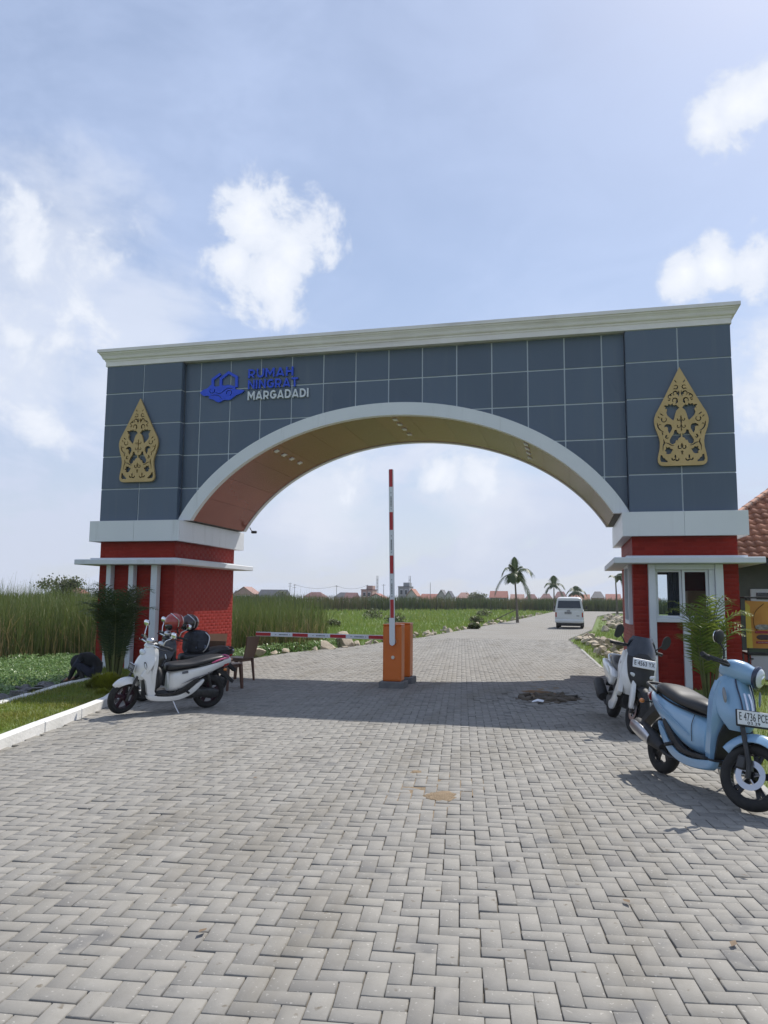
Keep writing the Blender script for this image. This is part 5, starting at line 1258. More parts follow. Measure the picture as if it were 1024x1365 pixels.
HS = [(-163.2,-156,215,5.3,'red',0,'hip','far house with red roof peeking over the tall reeds at the far left'),
 (-147,-140,210,5.2,'dark',2,'hip','far house with dark roof just left of the left pillar'),
 (-93.6,-87,200,5.6,'pink',1,'gable','pinkish gabled far house just right of the left pillar'),
 (-96.5,-93.8,205,4.6,'dark',2,'side','dark far shed half hidden by the left pillar'),
 (-86,-77.5,200,4.9,'dark',2,'side','long far house with dark blue roof left of the twin utility poles'),
 (-71.9,-65.5,200,4.2,'maroon',0,'hip','far house with maroon hipped roof right of the twin utility poles'),
 (-63.8,-58.6,204,4.2,'dark',1,'hip','far house with dark hipped roof above the lowered boom'),
 (-58.8,-55.4,198,4.1,'maroon',1,'side','low maroon far house beside the tall maroon block'),
 (-55.9,-52.2,206,5.0,'maroon',1,'flat','tall maroon flat block among the far houses'),
 (-51.6,-46,196,3.7,'red',0,'gable','low far house with red gable directly behind the raised boom'),
 (-44.5,-40.9,205,6.0,'grey',2,'flat','grey two storey concrete block right of the raised boom'),
 (-40.8,-37.6,199,5.2,'orange',0,'gable','far house with bright orange gable beside the grey block'),
 (-37.4,-32.4,202,3.9,'red',1,'side','long low far house with red roof under the thin antenna'),
 (-32.3,-29.6,200,5.0,'grey',0,'gable','white gabled far house with grey roof, taller than its neighbours'),
 (-29.4,-27.2,196,4.6,'dark',0,'gable','narrow white far house with dark gable'),
 (-27.0,-22.8,201,4.4,'pink',1,'hip','far house with pale pink hipped roof'),
 (-22.4,-19.6,197,3.9,'dark',0,'gable','small white far house with dark roof left of the blue walled hall'),
 (-17.6,-12.7,200,4.9,'red',3,'side','blue walled hall with red roof left of the big palm'),
 (-12.2,-8.4,203,4.0,'pink',1,'side','low pink roofed far house right behind the big palm trunk'),
 (-8.0,-4.4,198,4.0,'maroon',0,'hip','low far house with maroon roof right of the big palm'),
 (-4.1,-.5,202,4.2,'maroon',1,'hip','far house with maroon hipped roof between the big palm and the van'),
 (-.2,3.5,197,4.8,'maroon',1,'hip','far house with peaked maroon roof behind the left side of the van'),
 (3.8,9.4,204,4.1,'orange',0,'side','far house with orange roof directly above the van'),
 (9.7,13.4,206,5.0,'dark',1,'hip','far house with dark peaked roof right of the van'),
 (13.3,17.2,199,4.2,'red',1,'side','far house with long red roof left of the paired palms'),
 (17.4,21.8,203,4.0,'red',0,'hip','far house with red hipped roof behind the paired palms'),
 (22.0,27.5,200,4.1,'maroon',1,'hip','far house with maroon roof half hidden by the right pillar')]
for a in HS: far_house(*a)
m_pole = M('grey_pole', (.12,.12,.125), rough=.7)
def pole(x, z, label, arms=2, y=196, r=.09):
    e = empty('utility_pole', (x, y, -.4), label=label, cat='pole', group='poles and masts along the horizon')
    MB().tube([(0,0,0),(0,0,z+.4)], [r, r*.7], 6).build('shaft', m_pole, e)
    for k in range(arms): MB().box((0,0,z+.1-.7*k), (1.1,.08,.08)).build('crossarm', m_pole, e)
for x, z, lb, ar in ((-75.3,6.1,'left one of the twin utility poles above the far houses',2),(-73.9,5.7,'right one of the twin utility poles above the far houses',2),(-61.1,5.4,'single utility pole above the dark roofed far house',1),(-51.9,5.6,'utility pole left of the tall dark mast',2),(-47.2,5.8,'utility pole close to the raised boom',1),(-33.8,6.3,'thin antenna pole above the long red roof',0)): pole(x, z, lb, ar)
def mast(x, z, label):
    e = empty('lattice_mast', (x, 230, -.4), label=label, cat='mast', group='poles and masts along the horizon'); s = .42
    for dx, dy in ((-s,-s),(s,-s),(0,s)): MB().tube([(dx,dy,0),(dx*.6,dy*.6,z+.4)], .05, 5).build('mast_leg', m_pole, e)
    for k in range(int(z/1.1)):
        q = 1-.4*k*1.1/z; p = [(-s*q,-s*q),(s*q,-s*q),(0,s*q)]; zz = k*1.1
        for i in range(3): MB().tube([(*p[i],zz),(*p[(i+1)%3],zz+1.1)], .03, 4).build('brace', m_pole, e)
mast(-57.5, 9.2, 'tall dark lattice mast left of the raised boom'); mast(-46.6, 9.2, 'thin lattice mast behind the orange gabled far house')
pp = [(-73.9,196,5.6),(-61.1,196,5.3),(-51.9,196,5.5)]
for (a, b), lb in zip(zip(pp[:-1], pp[1:]), ('left span of overhead wire sagging from the twin utility poles','right span of overhead wire sagging between the poles')):
    tag(MB().tube([tuple(a[i]+(b[i]-a[i])*t-(1.0*4*t*(1-t) if i == 2 else 0) for i in range(3)) for t in np.linspace(0,1,9)], .03, 4).build('overhead_wire', m_pole), lb, 'wire', 'overhead wires')

# ================================================================ CHAIRS
m_chair = M('dark_brown_chair', (.075,.03,.018), (.11,.045,.026), .45, scale=3, coat=.2); m_chair2 = M('tan_chair', (.34,.16,.075), (.40,.20,.10), .5, scale=3)
def chair(loc, rz, mat, label):
    c = empty('chair', loc, rz, label, 'chair', 'brown chairs beside the left pillar')
    MB().box((0,0,.435), (.43,.43,.035), .012).build('seat', mat, c, smooth=35)
    MB().box((0,0,.40), (.38,.38,.05), .006).build('apron', mat, c)
    # backrest: slightly curved solid panel, wider at the top
    rings = []
    for t in np.linspace(0,1,8):
        w = .165+.04*t; x = -.20-.09*t-.015*math.sin(math.pi*t); z = .45+.40*t
        rings.append([(x+.012*math.cos(v*1.4)-.02, w*v, z) for v in np.linspace(-1,1,9)]+[(x+.012*math.cos(v*1.4)-.042, w*v, z) for v in np.linspace(1,-1,9)])
    MB().rings(rings).build('backrest', mat, c, smooth=40)
    for sx, sy in ((1,1),(1,-1),(-1,1),(-1,-1)):
        w0, w1 = (.045,.03) if sx < 0 else (.075,.05)
        MB().rings([[(sx*.185-w0/2,sy*.185-.02,.42),(sx*.185+w0/2,sy*.185-.02,.42),(sx*.185+w0/2,sy*.185+.02,.42),(sx*.185-w0/2,sy*.185+.02,.42)],
                    [(sx*.225-w1/2,sy*.20-.016,0),(sx*.225+w1/2,sy*.20-.016,0),(sx*.225+w1/2,sy*.20+.016,0),(sx*.225-w1/2,sy*.20+.016,0)]]).build('leg', mat, c)
chair((-2.62,-1.35,.004), R(168), m_chair, 'dark brown chair standing apart with its back to the road')
chair((-2.25,-2.72,.004), R(80), m_chair, 'dark brown chair with its back towards the camera behind the white scooter')
chair((-3.30,-.85,.004), R(-60), m_chair2, 'sunlit tan chair against the left pillar')
# ================================================================ HELMETS AND BAG ON THE BLACK SCOOTER
m_jk = M('dark_patterned_fabric', (.012,.013,.016), (.035,.04,.055), .75, scale=11, bump=.3, bscale=30, stain=(9,(.11,.14,.21),.60,.68,(1,1,1)))
def helmet(loc, rz, tilt, shell, label):
    h = empty('helmet', loc, rz, label, 'helmet', 'helmets on the black scooter'); rt = Matrix.Rotation(tilt,3,'Y')
    MB().ell((0,0,0), (.150,.125,.138), 26, 16, rt).build('shell', shell, h, smooth=60)
    f = rt @ Vector((.070,0,-.030)); MB().ell(tuple(f), (.092,.113,.074), 20, 12, rt).build('visor', M('dark_visor', (.01,.011,.013), rough=.08, coat=.6), h, smooth=60)
    P_ = [rt @ Vector(q) for q in ((-.02,.118,-.085),(-.06,.124,.0),(-.03,.105,.08),(0,.0,.142),(-.03,-.105,.08),(-.06,-.124,.0),(-.02,-.118,-.085))]
    MB().tube([tuple(q) for q in P_], .007, 6, 5).build('stripe', m_steel, h, smooth=60)
    MB().tube([tuple(rt @ Vector(q)) for q in ((.0,.10,-.10),(.01,.05,-.19),(.01,-.05,-.19),(.0,-.10,-.10))], .008, 6, 5, flat=.5).build('chin_strap', m_dplas, h, smooth=60)
helmet((-2.36,-4.40,1.215), R(214), R(22), M('red_helmet', (.30,.028,.022), (.36,.04,.03), .22, coat=.8, scale=3), 'red helmet hung on the mirror of the black scooter')
helmet((-2.37,-3.88,1.185), R(222), R(15), M('black_helmet', (.015,.015,.017), (.05,.012,.014), .3, coat=.7, scale=5), 'black helmet with silver stripe on top of the bag behind the red helmet')
bg_ = empty('bag', (-2.29,-3.80,.70), heading((-2.1,-3.45), (-2.75,-4.55)), 'dark patterned bag standing on the seat of the black scooter', 'bag')
MB().loftx([(-.19,.30,.02,.10,.13),(-.14,.35,-.01,.16,.18),(.0,.37,-.01,.17,.19),(.13,.33,-.01,.15,.17),(.18,.26,.02,.09,.12)], e=3.2).build('body', m_jk, bg_, smooth=50)
for s_ in (-1,1): MB().tube([(-.10,s_*.13,.33),(-.13,s_*.20,.25),(-.08,s_*.215,.10),(-.02,s_*.19,.02)], .012, 6, 5, flat=.5).build('strap', m_steel if s_ > 0 else m_dplas, bg_, smooth=60)
MB().box((.0,.185,.14), (.18,.03,.14), .012).build('pocket', m_jk, bg_)
# ================================================================ PEOPLE
def person(name, loc, rz, J_, E_, label, mats, region, subd=2):
    """skin-modifier body from joints {name:(x,y,z,r)}; region(joint name)->material index"""
    names = list(J_); me = bpy.data.meshes.new(name); me.from_pydata([J_[k][:3] for k in names], [(names.index(a), names.index(b)) for a, b in E_], [])
    o = bpy.data.objects.new('tmp_body', me); link(o); o.modifiers.new('Skin', 'SKIN')
    for i, k in enumerate(names):
        d = me.skin_vertices[0].data[i]; rr2 = J_[k][3]; d.radius = rr2 if isinstance(rr2, tuple) else (rr2, rr2); d.use_root = (k == 'pelvis')
    s = o.modifiers.new('Sub', 'SUBSURF'); s.levels = subd; s.render_levels = subd
    bpy.context.view_layer.update(); m2 = bpy.data.meshes.new_from_object(o.evaluated_get(bpy.context.evaluated_depsgraph_get())); bpy.data.objects.remove(o)
    for m in mats: m2.materials.append(m)
    Jp = np.array([J_[k][:3] for k in names]); reg = [region(k) for k in names]
    for p in m2.polygons: p.use_smooth = True; p.material_index = reg[int(np.argmin(((Jp-np.array(p.center))**2).sum(1)))]
    m2.name = name; b = obj(name, m2, None, loc=loc, rot=(0,0,rz)); return tag(b, label, 'person')
def body_edges():
    E_ = [('pelvis','spine'),('spine','chest'),('chest','neck'),('neck','head')]
    for s in 'lr':
        E_ += [('chest','sho'+s),('sho'+s,'elb'+s),('elb'+s,'wri'+s),('wri'+s,'palm'+s),('pelvis','hip'+s),('hip'+s,'knee'+s),('knee'+s,'ank'+s),('ank'+s,'toe'+s)]
        for f in range(5): E_ += [('palm'+s,'fa%d%s'%(f,s)),('fa%d%s'%(f,s),'fb%d%s'%(f,s))]
    return E_
def mk_joints(core, limbs):
    J_ = dict(core)
    for s, sg in (('l',1),('r',-1)):
        for k, (x,y,z,r_) in limbs.items(): J_[k+s] = (x, sg*y, z, r_)
        px_, py_, pz_ = limbs['palm'][:3]
        for f in range(5):
            dy = (f-1.5)*.02 if f < 4 else -.05
            J_['fa%d%s'%(f,s)] = (px_+(.05 if f<4 else .02), sg*(py_+dy), pz_-.012, .010); J_['fb%d%s'%(f,s)] = (px_+(.085-.008*abs(f-1.5) if f<4 else .05), sg*(py_+dy*1.1), pz_-.035, .008)
    return J_
m_jb = M('plain_black_jacket', (.010,.011,.013), (.018,.019,.022), .8, scale=7, bump=.3)
m_jean = M('dark_navy_trousers', (.018,.02,.035), (.028,.032,.05), .85, scale=14); m_skin = M('brown_skin', (.30,.15,.085), (.34,.18,.10), .55, scale=8); m_shoe = M('dark_shoe', (.02,.018,.017), rough=.6); m_hair = M('black_hair', (.008,.008,.008), rough=.6)
def reg(k):
    if k.startswith(('fa','fb','palm')) : return 2
    if k in ('head','neck'): return 2
    if k[:3] in ('ank','toe'): return 3
    if k[:3] in ('hip','kne') or k == 'pelvis': return 1
    return 0
J2 = mk_joints({'pelvis':(0,0,.19,.14),'spine':(.05,0,.36,.14),'chest':(.17,0,.47,.14),'neck':(.29,0,.43,.058),'head':(.385,0,.345,.095)},
    {'sho':(.20,.165,.47,.065),'elb':(.33,.22,.26,.05),'wri':(.44,.12,.12,.035),'palm':(.49,.10,.09,.03),'hip':(.02,.11,.18,.095),'knee':(.28,.20,.36,.065),'ank':(.12,.17,.07,.042),'toe':(.26,.18,.035,.036)})
p2 = person('person', (-5.28,-2.05,-.10), R(186), J2, body_edges(), 'person in black crouching with bowed head beside the dark shrub at left', [m_jb,m_jean,m_skin,m_shoe], reg); p2.scale = (1.02,1.02,1.18)
MB().ell((.385,0,.365), (.125,.105,.115), 18, 12, Matrix.Rotation(R(50),3,'Y')).build('hood', m_jb, p2, smooth=60)
# ================================================================ VEGETATION AND STONES
def leaf_mat(name, c1, c2, c3, rough=.55, sub=.30): return M(name, c1, c2, rough, scale=1.5, tint=c3, sub=sub, spec=.35)
m_reed = leaf_mat('reed_leaf', (.080,.135,.028), (.118,.17,.04), (.35,.255,.13))
m_reedf = leaf_mat('far_reed_leaf', (.055,.088,.024), (.078,.11,.032), (.22,.16,.085))
m_grass = leaf_mat('grass_blade', (.15,.245,.035), (.20,.29,.055), (.29,.29,.08))
m_lawn = leaf_mat('verge_grass', (.16,.24,.028), (.22,.28,.04), (.27,.25,.06))
m_water = leaf_mat('swamp_leaf', (.085,.18,.04), (.12,.22,.06), (.22,.31,.115), .42)
m_areca = leaf_mat('palm_leaflet', (.11,.19,.03), (.16,.24,.04), (.36,.34,.06), .42, .4)  # right clump; leaf colour brightened to carry the sun on it
m_areca_shade = leaf_mat('shaded_palm_leaflet', (.030,.062,.018), (.048,.085,.024), (.10,.12,.035), .5, .25)  # same kind of areca; the shade it stands in is put into its colour
m_coco = leaf_mat('tall_palm_leaflet', (.042,.075,.02), (.062,.10,.028), (.16,.16,.07), .45, .3)
m_shrub = leaf_mat('yellow_green_shrub', (.24,.26,.02), (.32,.33,.03), (.16,.17,.015), .55)
m_rach = M('palm_stalk', (.10,.12,.03), (.15,.15,.05), .6); m_trunk = M('palm_trunk', (.11,.09,.07), (.19,.165,.135), .85, scale=5, bump=.4)
def blades(name, P, h, w, lean, bend, mat, tint, seg=3, az=None, label=None, cat=None, par=None):
    """N blades: P (N,3) roots, height, width, lean (horizontal tip offset / h), extra bend"""
    N_ = len(P); az = rng.random(N_)*2*np.pi if az is None else az
    fa = az+rng.normal(0,.6,N_)+np.pi/2; dx, dy = np.cos(az), np.sin(az); sx, sy = np.cos(fa), np.sin(fa)
    V = np.zeros((N_, seg+1, 2, 3)); 
    for k in range(seg+1):
        t = k/seg; off = h*(lean*t+bend*t*t*t); zz = h*(t-.35*np.abs(bend)*t**4); ww = w*(1-t)**.6*.5 if k < seg else w*.04
        for j, s in ((0,-1),(1,1)):
            V[:,k,j,0] = P[:,0]+dx*off+s*sx*ww; V[:,k,j,1] = P[:,1]+dy*off+s*sy*ww; V[:,k,j,2] = P[:,2]+zz
    b = (np.arange(N_)*(seg+1)*2)[:,None]; F = np.concatenate([(b+np.array([[2*k,2*k+1,2*k+3,2*k+2]])) for k in range(seg)], 1).reshape(-1,4)
    me = np_mesh(name, V.reshape(-1,3), F, mat, np.repeat(tint, seg)); o = obj(name, me, par)
    return tag(o, label, cat, kind='stuff')
def scatter(poly, dens, ground=None):
    P = np.array(poly); lo, hi = P.min(0), P.max(0); n = int((hi-lo).prod()*dens)
    Q = lo+rng.random((n,2))*(hi-lo); Q = Q[inpoly(Q, poly)]
    z = np.array([ground(x,y) if ground else 0. for x, y in Q]); return np.c_[Q, z]
# tall reeds at left and behind the gate
REED = [(-24,.5),(-13.1,4.7),(-12.3,7.3),(-8,7.3),(-5.3,6.8),(-4.75,8),(-4.6,10.4),(-6,14),(-9,18),(-24,15)]
P = scatter(REED, 62, field_z); edge = np.concatenate([scatter([(a[0],a[1]),(b[0],b[1]),(b[0]-.3,b[1]+1.1),(a[0]-.3,a[1]+1.1)], 150, field_z) for a, b in zip(REED[:6], REED[1:7])])
P = np.r_[P, edge]; N_ = len(P)
top = np.interp(P[:,0], [-14,-12,-6,-4.5], [2.12,1.95,1.74,1.66])+.12*np.array([vnoise(x,y,.7) for x,y,_ in P])*2+.10*np.array([vnoise(x,y,2.3,6.) for x,y,_ in P])
h = (top-P[:,2])*np.clip(rng.normal(.90,.10,N_),.5,1.12); dead = rng.random(N_) < np.clip(.32+.45*np.array([vnoise(x,y,.5,4.) for x,y,_ in P]),.04,.5)
h = np.where(dead, h*rng.uniform(.45,.85,N_), h)
blades('reed_bed', P, h, rng.uniform(.016,.034,N_), rng.normal(.0,.11,N_), rng.normal(.08,.17,N_)+dead*rng.uniform(0,.45,N_), m_reed, np.where(dead, rng.uniform(.65,1.,N_), rng.uniform(0,.22,N_)), 4, label='tall green reeds with dry stalks standing behind the leafy swamp', cat='reeds')
# fallen dry stalks in front
P = np.concatenate([scatter([(a[0]+.0,a[1]-.25),(b[0],b[1]-.25),(b[0],b[1]+.5),(a[0],a[1]+.5)], 38, field_z) for a, b in zip(REED[:6], REED[1:7])]); N_ = len(P)
blades('dry_stalks', P, rng.uniform(.6,1.5,N_), rng.uniform(.014,.026,N_), rng.normal(0,.35,N_), rng.normal(0,.5,N_), m_reed, rng.uniform(.7,1,N_), 4, label='dry tan broken reed stalks along the front of the reeds', cat='reeds')
# far reed belt
FR = [(-90,55),(-33,72),(-11,108),(11,113),(15,92),(40,80)]
P = np.concatenate([scatter([a,b,(b[0],b[1]+6),(a[0],a[1]+6)], 26) for a, b in zip(FR[:-1], FR[1:])]); P[:,2] = -.15; N_ = len(P)
h = (2.2+.18*np.array([vnoise(x,y,.12) for x,y,_ in P]))*np.clip(rng.normal(.93,.09,N_),.6,1.1); bw_ = np.array([vnoise(x,y,.09,7.) for x,y,_ in P])
blades('far_reed_belt', P, h, rng.uniform(.09,.17,N_), rng.normal(0,.06,N_), rng.normal(.05,.08,N_), m_reedf, np.clip(rng.uniform(-.1,.25,N_)+np.where(bw_>.12,.5*rng.random(N_),0),0,1), 2, label='dark belt of reeds across the far edge of the meadow', cat='reeds')
# meadow
MEAD = [(-4.3,10.8),(-3.4,12),(-2.7,16.6),(-1.9,30),(-.8,49),(1.4,100),(-11,108),(-33,72),(-60,62),(-24,16),(-9,18),(-6,14)]
for d0, d1, dens, hh, ww in ((10,20,75,.20,.022),(20,34,34,.22,.035),(34,60,11,.25,.07),(60,108,3.5,.30,.14)):
    P = scatter(MEAD, dens, field_z); P = P[(P[:,1] >= d0) & (P[:,1] < d1)]; N_ = len(P)
    if N_ == 0: continue
    vn = np.array([vnoise(x,y,.35,2.) for x,y,_ in P])
    blades('meadow_grass', P, hh*np.clip(rng.normal(1,.35,N_)+vn*.7,.3,2.2), np.full(N_,ww), rng.normal(0,.3,N_), rng.normal(0,.25,N_), m_grass, np.clip(rng.uniform(0,.45,N_)+vn*.4,0,1), 2, label='bright green meadow grass between the reeds and the road, %d to %d metres off' % (d0, d1), cat='grass')
ROADSIDE = [(3.75,17.5),(4.12,11),(4.46,4.2),(4.84,3.4),(6.8,3.4),(9,20),(14,60),(13,88),(9.5,90),(6.9,70),(5.7,42),(5.2,30),(4.7,25.2)]
P = scatter(ROADSIDE, 60, field_z); P = P[(P[:,1] < 30) | (rng.random(len(P)) < .2)]; N_ = len(P)
blades('roadside_grass', P, rng.uniform(.06,.26,N_), rng.uniform(.012,.03,N_), rng.normal(0,.3,N_), rng.normal(0,.3,N_), m_grass, rng.uniform(0,.6,N_), 2, label='green grass on the strip between the road and the right pillar', cat='grass')
def near_poly(q): return [(x,y) for x,y in q]
P = scatter([(5.3,-15),(5.3,-2.5),(4.9,-.75),(4.95,-.1),(6.8,-.1),(6.95,3.2),(11,3.2),(11,-15)], 420); P[:,2] = -.02; N_ = len(P)
blades('lawn_grass', P, rng.uniform(.03,.10,N_), rng.uniform(.006,.012,N_), rng.normal(0,.4,N_), rng.normal(0,.3,N_), m_lawn, rng.uniform(0,.7,N_), 2, label='short grass of the strip right of the scooters', cat='grass')
P = scatter(VERGE, 1900); P = P[P[:,1] > -11]; P[:,2] = .018; N_ = len(P); vn = np.array([vnoise(x,y,1.6,5.) for x,y,_ in P])
blades('verge_grass', P, np.clip(.045+.035*vn+rng.normal(0,.015,N_),.015,.13), rng.uniform(.006,.013,N_), rng.normal(0,.5,N_), rng.normal(0,.4,N_), m_lawn, np.clip(.35+.6*vn+rng.normal(0,.2,N_),0,1), 2, label='yellow green grass on the verge inside the white kerb', cat='grass')
# leafy swamp plants
def leaves(name, P, size, mat, tint, label, cat, up=.7):
    N_ = len(P); az = rng.random(N_)*2*np.pi; tl = rng.normal(0,up,N_); L_ = size*rng.uniform(.7,1.3,N_); W_ = L_*.62
    ax = np.stack([np.cos(az)*np.cos(tl), np.sin(az)*np.cos(tl), np.sin(tl)], 1); bx = np.stack([-np.sin(az), np.cos(az), rng.normal(0,.3,N_)], 1)
    V = np.stack([P-ax*L_[:,None]*.5, P+bx*W_[:,None]*.5+ax*L_[:,None]*.05, P+ax*L_[:,None]*.5, P-bx*W_[:,None]*.5+ax*L_[:,None]*.05], 1)
    F = np.arange(N_*4).reshape(-1,4); return tag(obj(name, np_mesh(name, V.reshape(-1,3), F, mat, tint)), label, cat, kind='stuff')
SW = [(-5.75,-1.0),(-6.0,-3.2),(-5.7,-5.0),(-5.2,-7.5),(-7,-9),(-24,-4),(-24,.8),(-13,5.1),(-12.2,7.6),(-6.9,7.4),(-6.9,-.4)]
P = scatter(SW, 460, field_z); q = rng.random(len(P)); hum = np.array([vnoise(x,y,1.1,3.) for x,y,_ in P]); P[:,2] += .05+(.26+.14*hum)*q**.6
leaves('swamp_plants', P, .07, m_water, np.clip(q*.7+rng.normal(0,.2,len(P)),0,1), 'low leafy swamp plants covering the wet ground at left', 'plants')
P = scatter([(-6.7,3.4),(-5.0,3.9),(-4.75,6.3),(-3.9,9.2),(-3.75,10.6),(-4.6,10.6),(-4.75,8),(-5.3,6.9),(-6.7,7.3)], 430, field_z); q = rng.random(len(P)); P[:,2] += .04+.30*q
leaves('ditch_plants', P, .08, m_water, np.clip(q*.7+rng.normal(0,.2,len(P)),0,1), 'leafy green plants at the foot of the reeds behind the gate', 'plants')
for i, (x, y, s) in enumerate(((-7.2,33,.75),(-2.6,38,.55),(-12,46,.9),(-4.4,60,.8),(-9.5,27,.45),(-1.5,27.5,.35))):
    n = 500; d = rng.normal(0,1,(n,3)); d /= np.linalg.norm(d,axis=1)[:,None]; Pp = d*(rng.random(n)**.4)[:,None]*np.array([s,s,s*.6])+np.array([x,y,s*.35]); Pp = Pp[Pp[:,2] > -.15]
    o = leaves('weed_clump', Pp, .16, m_reedf, rng.uniform(0,.3,len(Pp)), ('wide','small low','large distant','darker far','left','roadside')[i]+' dark green weed clump in the meadow', 'plant'); del o['kind']
# yellow-green low shrub at the kerb and palms clumps by the pillars
def leafy_mound(name, c, r, n, size, mat, label):
    root = empty(name, (c[0], c[1], 0), label=label, cat='shrub'); d = rng.normal(0,1,(n,3)); d[:,2] = np.abs(d[:,2]); d /= np.linalg.norm(d,axis=1)[:,None]
    rad = rng.uniform(.45,1.0,n)**.6; lump = np.array([1+.22*vnoise(a*3,b*3,1.,c_*3) for a,b,c_ in d]); Pp = d*(rad*lump)[:,None]*np.array(r)
    az = np.arctan2(d[:,1], d[:,0]); base = Pp*.86
    N_ = n; V = np.zeros((N_,3,2,3)); w = size*.18
    tip = Pp+d*size*.6+np.array([0,0,size*.3])
    sd = np.stack([-np.sin(az), np.cos(az), np.zeros(N_)],1)
    for k,(pt,ww) in enumerate(((base,w*.6),(Pp,w),(tip,w*.1))):
        V[:,k,0] = pt-sd*ww; V[:,k,1] = pt+sd*ww
    b = (np.arange(N_)*6)[:,None]; F = np.concatenate([b+np.array([[0,1,3,2]]), b+np.array([[2,3,5,4]])],1).reshape(-1,4)
    o = obj('foliage', np_mesh('foliage', V.reshape(-1,3), F, mat, np.repeat(rng.uniform(0,.8,N_),2)), root); tag(o, kind='stuff')
    MB().tube([(0,0,-.05),(0,0,r[2]*.6)], .015, 6).build('stem', m_rach, root); return root
leafy_mound('low_shrub', (-4.08,-3.45), (.42,.36,.27), 3800, .06, m_shrub, 'low mounded yellow green shrub in front of the dark palm at left')
leafy_mound('low_shrub', (-3.72,-4.15), (.16,.13,.10), 700, .045, m_shrub, 'small yellow green tuft close to the white scooter front wheel')
def frond(curve, nl, ll, drop, w, side0=.12):
    """leaflets both sides of a rachis curve: returns V,F (quads)"""
    C = catmull(curve, 6); s = np.r_[0, np.cumsum(np.linalg.norm(np.diff(C,axis=0),axis=1))]; Lr = s[-1]; V = []; F = []
    for i in range(nl):
        t = side0+(1-side0)*i/(nl-1); d = t*Lr; p = np.array([np.interp(d,s,C[:,k]) for k in range(3)]); p2 = np.array([np.interp(min(d+.02,Lr),s,C[:,k]) for k in range(3)]); p1 = np.array([np.interp(max(d-.02,0),s,C[:,k]) for k in range(3)])
        tg = (p2-p1)/(np.linalg.norm(p2-p1)+1e-9); up = np.array((0,0,1.)); sd = np.cross(tg, up); sd /= np.linalg.norm(sd)+1e-6; nn = np.cross(sd, tg)
        l = ll*(math.sin(math.pi*min(1,(t-side0)/(1-side0)*.80+.18))**.7)*random.uniform(.85,1.1)
        for sg in (-1,1):
            dr = tg*.62+sd*sg*.85+nn*random.uniform(.15,.35); dr /= np.linalg.norm(dr); b = len(V); q = p+dr*l*.5; e = p+dr*l+np.array((0,0,-drop*l)); wd = np.cross(dr, nn); wd /= np.linalg.norm(wd)+1e-6
            q[2] -= drop*l*.25
            V += [p-wd*w*.3, p+wd*w*.3, q-wd*w*.5, q+wd*w*.5, e-wd*w*.06, e+wd*w*.06]; F += [(b,b+1,b+3,b+2),(b+2,b+3,b+5,b+4)]
    return V, F
def palm_shrub(name, loc, nfr, H_, spread, label, mat, leaf=.30, upright=.5, w=.022, nl=20):
    root = empty(name, loc, label=label, cat='palm')
    for i in range(nfr):
        a = 2*math.pi*(i+random.uniform(-.3,.3))/nfr*1.0+random.random(); r1 = spread*random.uniform(.35,1.); hh = H_*random.uniform(.62,1.)*(1.05-.35*r1/spread*(1-upright)); b = random.uniform(.02,.10)
        P_ = [(b*math.cos(a),b*math.sin(a),0),(b*1.6*math.cos(a)+r1*.12*math.cos(a),(b*1.6+r1*.12)*math.sin(a),hh*.45),(r1*.45*math.cos(a),r1*.45*math.sin(a),hh*.84),(r1*.85*math.cos(a),r1*.85*math.sin(a),hh*.98),(r1*1.15*math.cos(a),r1*1.15*math.sin(a),hh*(.90+.06*upright))]
        st_ = MB().tube(P_, [.014,.011,.008,.005,.002], 6, 5).build('frond', m_rach, root, smooth=60)
        V, F = frond(P_, nl, leaf*random.uniform(.85,1.1), .30, w, .30); t = random.uniform(0,.35)
        obj('leaflets', np_mesh('leaflets', V, F, mat, np.clip(rng.normal(t,.12,len(F)),0,1)), st_)
    for i in range(5):
        a = random.random()*6.28; MB().tube([(.05*math.cos(a),.05*math.sin(a),0),(.08*math.cos(a),.08*math.sin(a),.35*H_)], [.022,.014], 7).build('cane', m_rach, root, smooth=60)
    return root
random.seed(5)
palm_shrub('areca_palm', (5.86,-1.5,-.02), 24, 1.72, .72, 'bright green palm shrub in front of the guard booth', m_areca, .40, .8)
random.seed(9)
palm_shrub('areca_palm', (-4.78,-2.2,0.), 58, 1.8, .80, 'dark upright palm shrub in front of the left pillar', m_areca_shade, .46, .95, .018, 24)
def tall_palm(loc, hgt, lean, fr, label, sc=1., stake=None):
    root = empty('palm_tree', loc, label=label, cat='palm', group='palms along the road'); tx, ty = lean
    pts = [(0,0,-.1),(tx*.3,ty*.3,hgt*.35),(tx*.7,ty*.7,hgt*.7),(tx,ty,hgt)]
    MB().tube(pts, [.12*sc,.075*sc,.06*sc,.05*sc], 9, 5).build('trunk', m_trunk, root, smooth=60)
    MB().tube([(tx,ty,hgt-.1),(tx,ty,hgt+.45*sc)], [.055*sc,.03*sc], 8).build('crownshaft', m_rach, root, smooth=60)
    for az, up, ln, dr in fr:
        a = R(az); c, s = math.cos(a), math.sin(a); P_ = [(tx,ty,hgt+.35*sc)]
        for t in (.3,.55,.8,1.0):
            ho = ln*(t*math.cos(R(up))*(1-.25*dr*t)); P_.append((tx+c*ho, ty+s*ho, hgt+.35*sc+ln*(t*math.sin(R(up))-dr*t*t)))
        st_ = MB().tube(P_, [.022*sc,.016*sc,.012*sc,.008*sc,.003], 6, 4).build('frond', m_rach, root, smooth=60)
        V, F = frond(P_, 34, .56*sc*min(1.4,ln/1.5), .75, .050*sc, .16); obj('leaflets', np_mesh('leaflets', V, F, m_coco, np.clip(rng.normal(.12,.1,len(F)),0,1)), st_)
    if stake: MB().tube(stake, .035, 6).build('prop', m_trunk, root)
    return root
